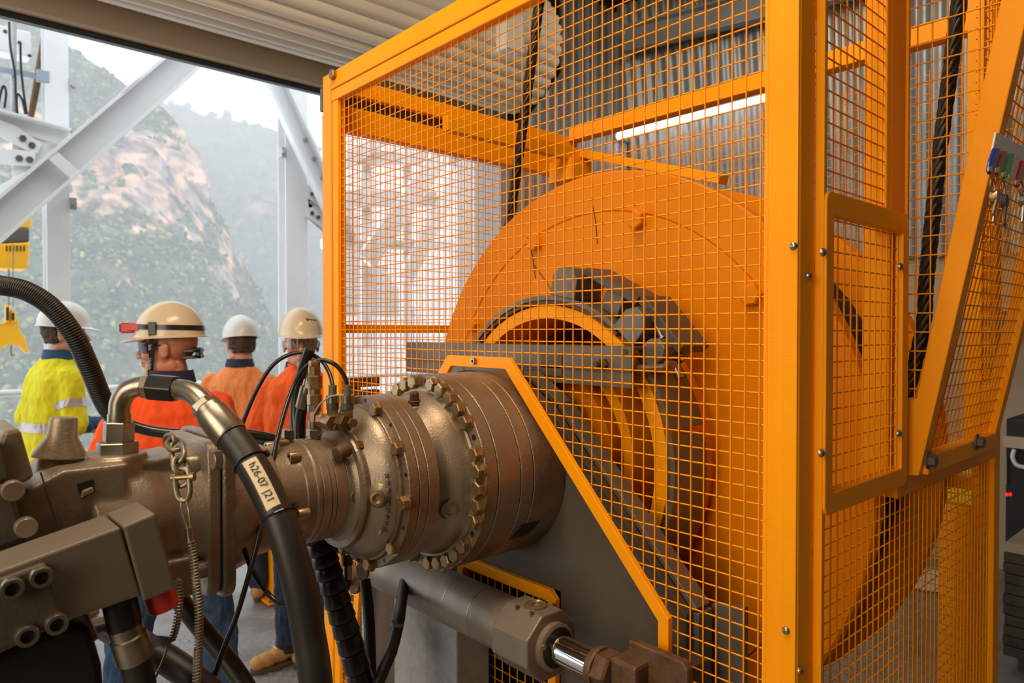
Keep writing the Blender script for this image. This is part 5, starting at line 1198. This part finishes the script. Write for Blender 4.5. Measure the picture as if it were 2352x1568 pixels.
    for i, sx in enumerate((-1, 1)): limb(m, [(sx * hipx, 0, .86), (kn[i][0], kn[i][1], .50), (an[i][0], an[i][1], .11)], [.088, .074, .068])
    m.v = [tuple(B @ V(v)) for v in m.v]; linkf('trousers', folds(fuse(m, vox * 1.15, 2), .012, 10, seed * 3.1), trousers, t)
    for i, sx in enumerate((-1, 1)):
        ax, ay = an[i]; fd = V(legs.get('toe', [(-.2, 1), (.2, 1)])[i] + (0,)).normalized(); sd_ = V((fd.y, -fd.x, 0)); o = V((ax, ay, 0))
        m = MB(); m.tube([o + V((0, 0, .05)), o + V((0, 0, .17))], [.05, .056], 16)
        for c, r in (((-.03, .055), (.044, .05, .045)), ((.05, .060), (.043, .065, .045)), ((.12, .050), (.047, .060, .040)), ((.165, .046), (.046, .040, .036))):
            q = o + fd * c[0] + V((0, 0, c[1])); m.ico(q, r, 2, Matrix((sd_, fd, V((0, 0, 1)))).transposed())
        m.v = [tuple(B @ V(v)) for v in m.v]; bo = linkf('boot', fuse(m, .006, 2), boots, t)
        m = MB(); P_ = []
        for k in range(24):
            a = 2 * math.pi * k / 24; u = .07 + .135 * math.cos(a); v = (.050 if u > .06 else .043) * math.sin(a); P_.append(B @ (o + fd * u + sd_ * v + V((0, 0, .001))))
        m.prism(P_, V((0, 0, .022 * s))); m.build('sole', SOLE, bo, bevel=.004)
        if boots is TAN:
            for k in range(4):
                q = o + fd * (.075 - .018 * k) + V((0, 0, .100 + .017 * k)); m = MB(); m.tube([B @ (q - sd_ * .024), B @ (q + fd * .006 + V((0, 0, .004))), B @ (q + sd_ * .024)], .0035, 6); m.build('lace', MATS['cream_label_tape'], bo)
    hm = helmet(H, sc, hat, t)
    if hair:
        m = MB()
        rh = random.Random(seed)
        for i in range(300):
            a = rh.uniform(-1.35, 1.35); z = rh.random(); k = 1 - .28 * z * z; j = rh.uniform(-.004, .006)
            m.ico(H @ (V(((.076 * k + j) * math.sin(a), -.012 - (.096 * k + j) * math.cos(a), .05 - .095 * z)) * sc), rh.uniform(.009, .014) * sc, 1)
        linkf('hair', fuse(m, .004, 1), HAIR, t)
    for sx in (-1, 1):
        m = MB(); m.ico(H @ (V((sx * .031, .078, .012)) * sc), .0115 * sc, 2); m.build('eye', MATS['white_helmet_shell'], t, smooth=180)
        m = MB(); m.ico(H @ (V((sx * .031, .0865, .012)) * sc), .0055 * sc, 2); m.build('iris', BLACK, t, smooth=180)
    return t, H, sc, B, hm
def hpos(px, D): p = at(px, 800, D=D); return V((p.x, p.y, 0))
F_, R__ = V((FWD.x, FWD.y, 0)).normalized(), RIGHT
def glasses(H, sc, par, lens, frame, clear=False):
    g = None
    for sx in (-1, 1):
        vs = []; fs = []; n = 10
        for i in range(n + 1):
            a = sx * (.05 + 1.22 * i / n); r = .093; hh = .026 * (1 - .35 * (i / n) ** 2)
            for dz, dr in ((hh, 0), (-hh, -.004), (-hh, -.0065), (hh, -.0025)): vs.append(H @ (V(((r + dr) * math.sin(a) * .92, .014 + (r + dr) * math.cos(a), .007 + dz)) * sc))
        for i in range(n):
            o = 4 * i
            for q in range(4): fs.append((o + q, o + (q + 1) % 4, o + 4 + (q + 1) % 4, o + 4 + q))
        fs += [(0, 1, 2, 3), (4 * n, 4 * n + 3, 4 * n + 2, 4 * n + 1)]
        m = MB(); m.add(vs, fs); m.build('lens', lens, par, smooth=40)
        m = MB(); m.tube([H @ (V((sx * .072, .062, .018)) * sc), H @ (V((sx * .080, .02, .016)) * sc), H @ (V((sx * .082, -.02, .012)) * sc)], .0032 * sc, 8); m.build('glasses_arm', frame, par, smooth=60)
    m = MB(); m.tube([H @ (V((-.012, .104, .020)) * sc), H @ (V((0, .107, .018)) * sc), H @ (V((.012, .104, .020)) * sc)], .003 * sc, 8); m.build('glasses_bridge', frame, par, smooth=60)
# --- man in yellow
def tape1(B, Bi, co, arms, Lh):
    L = np.array([tuple(Bi @ V(c)) for c in co]); out = []
    armx = np.abs(L[:, 0]) < .205
    for z0 in (1.115, .835): out.append(('reflective_tape', (np.abs(L[:, 2] - z0) < .028) & (armx if z0 > 1 else True)))
    for i, sx in enumerate((-1, 1)):
        el = np.array(arms[i][0]); sh = np.array((sx * .172, Lh(1.43), 1.425)); ax = (el - sh) / np.linalg.norm(el - sh); tt = (L - sh) @ ax; rad = np.linalg.norm(L - sh - np.outer(tt, ax), axis=1)
        out.append(('reflective_tape', (np.abs(tt - .185) < .026) & (rad < .09) & (L[:, 0] * sx > .12)))
    return out
p1_, H1, s1_, B1, hm1 = person('man in yellow hi-vis shirt with silver bands, seen from behind', hpos(106, 4.12), F_ * .85 + R__ * .55, 1.83, F_ * .45 + R__ * .9, .10, .035, HIVY, BLUEC, HATW,
    [((-.24, .0, 1.14), (-.16, .24, 1.08), (0, 0, -1)), ((.245, .04, 1.13), (.17, .27, 1.10), (-1, 0, 0))], under=BLUEC, tape=tape1, collar=BLUEC, head_pitch=-.05, seed=2)
# --- man with the head torch, profile
p2_, H2, s2_, B2, hm2 = person('man in bright orange shirt and dark glasses with a red head torch on his helmet', hpos(406, 2.78), F_ * .75 - R__ * .62, 1.775, -R__ - F_ * .12, .10, .06, HIVO, DENIM, HATC,
    [((-.27, .05, 1.16), (-.22, .27, 1.15), (0, 0, -1)), ((.235, -.02, 1.13), (.19, .20, 1.02), (-1, 0, 0))], vox=.005, head_pitch=-.03, seed=5, hair=False, belly=.03,
    legs={'ankle': [(-.20, .03), (.17, -.02)], 'knee': [(-.17, .05), (.15, .02)]}, boots=SOLE)
glasses(H2, s2_, p2_, LENS, RUBS)
m = MB(); n = 40; vs = []; fs = []
for dz, k_ in ((.030, 1.0), (-.0, 1.0)):
    pass
def hring(z, k, w, nm, mt, par, tilt=0.0):
    vs = []; fs = []; n = 44; m = MB(); zz = (z - .060) / .125; rr = math.sqrt(max(0, 1 - zz * zz))
    for q, (dz, dk) in enumerate(((w, 0), (-w, 0), (-w, .02), (w, .02))):
        z2 = (z + dz - .060) / .125; r2 = math.sqrt(max(.05, 1 - min(.99, max(-.99, z2)) ** 2)) if z + dz > .06 else 1.0
        for i in range(n):
            a = 2 * math.pi * i / n; vs.append(H2 @ (V((.105 * r2 * (k + dk) * math.cos(a), -.010 + .128 * r2 * (k + dk) * math.sin(a), z + dz + tilt * math.sin(a))) * s2_))
    for i in range(4):
        j = (i + 1) % 4
        for q in range(n): q2 = (q + 1) % n; fs.append((i * n + q, i * n + q2, j * n + q2, j * n + q))
    m.add(vs, fs); return m.build(nm, mt, par, smooth=50)
hring(.084, 1.005, .0095, 'lamp_strap', RUBS, hm2, .006)
def hb(c, e, nm, mt, par, bev=.004, H=None, sc=None):
    H = H or H2; sc = sc or s2_; R = H.to_3x3(); m = MB(); m.obox(H @ (V(c) * sc), R @ V((e[0] * sc, 0, 0)), R @ V((0, e[1] * sc, 0)), R @ V((0, 0, e[2] * sc))); return m.build(nm, mt, par, bevel=bev)
hb((0, .144, .086), (.026, .022, .021), 'lamp_body', REDL, hm2, .007); hb((0, .168, .086), (.020, .004, .016), 'lamp_bezel', RUBS, hm2, .003); hb((0, .1725, .086), (.014, .001, .012), 'lamp_lens', MATS['clear_lens'], hm2, .001)
hb((.068, .092, .086), (.006, .030, .013), 'lamp_clip', REDL, hm2, .003); hb((-.068, .092, .086), (.006, .030, .013), 'lamp_clip', REDL, hm2, .003)
for sx in (-1, 1):
    hb((sx * .106, .018, .080), (.004, .014, .024), 'strap_buckle', RUBS, hm2, .002)
    m = MB(); pts = cr([H2 @ (V(p) * s2_) for p in ((sx * .102, .02, .062), (sx * .092, .028, .02), (sx * .082, .034, -.04), (sx * .066, .046, -.09), (sx * .02, .060, -.124), (0, .062, -.126))], 5)
    for a, b in zip(pts[:-1], pts[1:]): m.bar(a, b + (b - a) * .12, .003, .020, H2.to_3x3() @ V((0, 1, .2)))
    m.build('chin_strap', RUBS, hm2)
    if sx < 0:
        for tx, y_, z_ in (('Safe', .0335, .008), ('UniSafe', .0405, -.055)):
            text(tx, .0155, H2 @ (V((-.0955 if z_ > 0 else -.0845, y_, z_)) * s2_), H2.to_3x3() @ V((.18, .13, -.97)), H2.to_3x3() @ V((-1, .05, -.17)), MATS['white_helmet_shell'], hm2)
for z in (-.01, -.035): hb((0, -.092, z), (.066, .022, .006), 'neck_cradle', RUBS, hm2, .003)
hb((0, -.115, -.02), (.020, .010, .022), 'ratchet_knob', RUBS, hm2, .005)
# --- man in faded orange
p3_, H3, s3_, B3, hm3 = person('man in faded orange shirt seen from behind, looking left', hpos(548, 4.42), F_ * .95 - R__ * .15, 1.755, F_ * .8 - R__ * .6, .06, .02, HIVF, NAVY, HATW,
    [((-.25, .03, 1.15), (-.22, .22, 1.05), (0, 0, -1)), ((.25, .03, 1.15), (.2, .22, 1.05), (0, 0, -1))], sleeve='long', seed=8, head_pitch=-.12)
# --- man facing the camera
p4_, H4, s4_, B4, hm4 = person('man in orange shirt and clear safety glasses facing the camera', hpos(696, 3.66), -F_ * .95 + R__ * .12, 1.775, -F_ * .92 + R__ * .30, .05, .02, HIVO2, NAVY, HATC,
    [((-.245, .0, 1.13), (-.12, .20, 1.06), (1, 0, 0)), ((.265, -.02, 1.13), (.10, .13, .99), (-1, 0, 0))], under=NAVY, vox=.005, head_pitch=.03, seed=11, hair=False,
    legs={'ankle': [(-.12, .02), (.06, .08)], 'knee': [(-.10, .03), (.07, .05)], 'toe': [(.75, .7), (.85, .55)]})
glasses(H4, s4_, p4_, CLEAR, PLG)
# small dark maker's mark on the front of the last helmet
def shell(a, zz, off=.0012):
    c = (zz - .060) / .125; r = math.sqrt(max(0, 1 - c * c)); n_ = V((r * math.cos(a) / .105, r * math.sin(a) / .128, c / .125)).normalized()
    return H4 @ ((V((.105 * r * math.cos(a), -.010 + .128 * r * math.sin(a), zz)) + n_ * off) * s4_)
for k in range(8):
    a0, a1 = math.radians(103 + 4.6 * k), math.radians(106.6 + 4.6 * k); z0 = .121 - .0009 * k
    m = MB(); m.add([shell(a0, z0), shell(a1, z0), shell(a1, z0 + .006), shell(a0, z0 + .006)], [(0, 1, 2, 3)]); m.build('mark', INK, hm4)
m = MB(); m.add([shell(math.radians(103), .121), shell(math.radians(112), .120), shell(math.radians(106), .112)], [(0, 1, 2)]); m.build('mark', INK, hm4)
# ================================================================ RIGHT HAND SIDE AND SMALL THINGS
# key plate with coloured tags on the chute front
YK = .321
kp = thing('key_board', 'small grey plate with hooks on the chute mesh', 'key board', tuple(at(2320, 350, Y=YK)))
m = MB(); m.prism([at(x, y, Y=YK) for x, y in ((2289, 303), (2420, 372), (2420, 470), (2378, 398), (2280, 346))], (0, .003, 0)); m.build('plate', WHITE, kp, bevel=.001)
KEYC = {}
for i, (nm, col, px, py, ln) in enumerate((('blue', (.005, .04, .42), 2283, 340, 62), ('red', (.42, .012, .03), 2300, 346, 58), ('green', (.01, .36, .06), 2316, 352, 62), ('clear', (.62, .55, .42), 2330, 358, 60), ('dark red', (.50, .02, .025), 2346, 368, 64))):
    t = thing('key_tag', '%s plastic key tag hanging on the chute mesh' % ('clear cream' if nm == 'clear' else nm), 'key tag', tuple(at(px - 8, py + ln, Y=YK - .012)), 'key tags on the chute')
    mt_ = mat('tag_plastic_%d' % i, col, .25)
    m = MB(); sk_ = 12; m.prism([at(x, y, Y=YK - .006) for x, y in ((px - 5, py), (px + 8, py + 2), (px + 8 - sk_, py + ln - 12), (px - 3 - sk_, py + ln), (px - 8 - sk_, py + ln - 10), (px - 6 - sk_ * .8, py + ln * .5))], (0, -.005, 0)); m.build('body', mt_, t, bevel=.0015)
    m = MB(); m.prism([at(x, y, Y=YK - .0115) for x, y in ((px - 8 - sk_ * .6, py + ln - 18), (px + 1 - sk_ * .6, py + ln - 20), (px + 1 - sk_ * .7, py + ln - 8), (px - 8 - sk_ * .7, py + ln - 8))], (0, -.002, 0)); m.build('clip', TAGM, t, bevel=.001)
def key(t, c, ang, L, mt_):
    R = Matrix.Rotation(ang, 3, 'Y'); m = MB(); u = R @ V((0, 0, -1)); s_ = V((1, 0, 0)); s_ = R @ s_
    P_ = [c + s_ * (.011 * math.cos(a)) + u * (.011 - .011 * math.sin(a)) for a in [2 * math.pi * k / 14 for k in range(14)]]; m.prism(P_, (0, -.002, 0)); m.build('key_bow', mt_, t)
    m = MB(); b = c + u * .021; m.prism([b - s_ * .004, b + s_ * .004, b + s_ * .004 + u * L * .4, b + s_ * .0025 + u * L * .5, b + s_ * .004 + u * L * .65, b + s_ * .002 + u * L, b - s_ * .004 + u * L], (0, -.002, 0)); m.build('key_blade', mt_, t)
for i, (px, py, n) in enumerate(((2276, 432, 4), (2300, 440, 3), (2342, 440, 3))):
    t = thing('key_bunch', ('bunch of dull brass keys below the blue tag', 'small dark bunch of keys below the green tag', 'bunch of steel keys below the dark red tag')[i], 'keys', tuple(at(px, py + 60, Y=YK - .015)), 'keys on the chute')
    c = at(px, py - 6, Y=YK - .012); m = MB(); m.tube([c + V((.012 * math.cos(a), -.002, .012 * math.sin(a))) for a in [2 * math.pi * k / 20 for k in range(20)]], .0012, 6, close=True); m.build('key_ring', STEEL, t, smooth=60)
    for k in range(n): key(t, c + V((-.006 + .004 * k, -.001 - .0025 * k, -.010)), math.radians(-26 + 22 * k), .03, (BOLT, GREYD, STEEL)[i])
# equipment rack by the far wall
er = thing('equipment_rack', 'black equipment rack with a red display beside the cream wall', 'rack', tuple(at(2345, 1200, X=5.0)))
c0 = at(2311, 960, X=5.0); zt_ = c0.z; yb_ = c0.y
m = MB(); m.bx(5.0, 5.4, yb_ - .9, yb_, .35, zt_); m.build('cabinet', BLACK, er, bevel=.01)
m = MB(); za, zb = at(2311, 1001, X=4.98).z, at(2311, 1027, X=4.98).z; m.bx(4.97, 5.0, yb_ - .9, yb_ + .01, zb, za); m.build('front_rail', WALLC, er, bevel=.003)
m = MB(); m.bx(5.05, 5.4, yb_ - .9, yb_ - .05, 0, .35); m.build('plinth', GREYD, er)
m = MB(); m.tube(cr([at(2330, 1032, X=4.97), at(2326, 1050, X=4.96), at(2336, 1068, X=4.96), at(2360, 1074, X=4.97)], 6), .012, 8); m.build('white_pipe', WHITE, er, smooth=60)
LED = mat('red_led', (.3, 0, 0), .4, emit=((1, .01, .01), 3.0))
for px in (2313, 2321): m = MB(); p = at(px, 1135, X=4.995); m.bx(4.99, 5.0, p.y - .005, p.y + .005, p.z - .008, p.z + .008); m.build('display_segment', LED, er)
m = MB(); m.cyl(at(2312, 1050, X=4.985), at(2312, 1110, X=4.985), .006, n=8); m.build('rod', STEEL, er)
# shelf board on the cream wall
m = MB(); p = at(2335, 705, X=5.55); m.bx(5.45, 5.9, p.y - 1.2, p.y + .25, p.z - .03, p.z + .03); tag(m.build('wall_shelf', WALLC, bevel=.004), 'narrow cream shelf high on the right wall', 'shelf')
# stack of dark boards
BRD = mat('dark_board', (.055, .042, .026), .7, col2=(.03, .022, .014), nscale=8); BRDT = mat('dusty_board_top', (.34, .28, .20), .8, col2=(.26, .2, .14), nscale=4)
ys = at(2306, 1500, Z=.10).y; x_s = at(2306, 1500, Z=.10).x
nb = 11; zt2 = at(2312, 1238, Y=ys).z
for k in range(nb):
    z0 = .10 + (zt2 - .10) * k / nb; z1 = .10 + (zt2 - .10) * (k + .93) / nb; j = .003 * math.sin(k * 2.3)
    m = MB(); m.bx(x_s - .02 + j, x_s + .62 + j, ys - 1.1 + j, ys + .004 * math.sin(k * 1.7), z0, z1)
    tag(m.build('board', BRDT if k == nb - 1 else BRD, bevel=.003), 'dusty topmost board of the stack beside the cage' if k == nb - 1 else 'dark board, %s from the top of the stack beside the cage' % ('second third fourth fifth sixth seventh eighth ninth tenth eleventh'.split()[nb - 2 - k]), 'board', 'stacked boards')
for dx in (.08, .5):
    m = MB(); m.bx(x_s + dx, x_s + dx + .08, ys - 1.05, ys - .04, 0, .10); tag(m.build('bearer', BRD, bevel=.003), ('near' if dx < .2 else 'far') + ' dark timber bearer under the stack of boards', 'timber')
# yellow drum and crate seen low through the cage
m = MB(); p = at(2200, 1160, X=3.3); yy = thing('yellow_bin', 'yellow plastic bin on a dark stand behind the cage', 'bin', (3.4, p.y, 0))
w_ = .07; m.prism([(3.3, p.y - w_ * .95, p.z), (3.3, p.y + w_ * .95, p.z), (3.3, p.y + w_, p.z + .12), (3.3, p.y - w_, p.z + .12)], (.12, 0, 0)); m.build('tub', mat('yellow_plastic', (.85, .50, .02), .4), yy, bevel=.012)
m = MB(); m.bx(3.292, 3.43, p.y - w_ - .008, p.y + w_ + .008, p.z + .115, p.z + .13); m.build('rim', MATS['yellow_plastic'], yy, bevel=.006)
m = MB(); m.lathe((3.37, p.y, 0), (0, 0, 1), [(0, .08), (.02, .085), (p.z - .03, .085), (p.z, .08)], 28); m.build('stand', MATS['worn_orange_paint'], yy, smooth=40)
q = [at(x, y, Z=.012) for x, y in ((2098, 1352), (2112, 1304), (2196, 1318), (2176, 1362))]
m = MB(); m.prism(q, (0, 0, .004)); tag(m.build('paper_sheet', mat('white_paper', (.70, .62, .52), .8)), 'pale sheet lying on the floor behind the cage mesh', 'sheet')
# orange bollard at the doorway
c = at(642, 1368, Z=.0); c = V((c.x, c.y, 0)); bo_ = thing('bollard', 'orange square bollard with bolted base plate by the doorway', 'bollard', tuple(c))
m = MB(); m.bx(c.x - .07, c.x + .07, c.y - .07, c.y + .07, .012, .95); m.build('post', OR, bo_, bevel=.006)
m = MB(); m.bx(c.x - .12, c.x + .12, c.y - .12, c.y + .12, 0, .012); m.build('base_plate', OR, bo_, bevel=.002)
for dx in (-.095, .095):
    for dy in (-.095, .095): m = MB(); m.hexb((c.x + dx, c.y + dy, .012), (0, 0, 1), .014, .012); m.build('bolt', GREYD, bo_)
# rusty channel offcuts outside the cage
for y_, lab in ((876, 'upper rusty channel behind the cage mesh'), (905, 'lower rusty channel behind the cage mesh')):
    p, q = at(798, y_, Y=2.32), at(866, y_ - 3, Y=2.32); t = thing('steel_channel', lab, 'channel', tuple(p))
    m = MB(); m.bx(p.x, q.x, 2.30, 2.34, p.z - .022, p.z + .012); m.build('channel', RUST, t, bevel=.002)
    m = MB(); m.bx(p.x + .02, p.x + .05, 2.31, 2.34, 0 if y_ > 890 else at(798, 905, Y=2.32).z + .012, p.z - .022); m.build('leg', RUST, t)
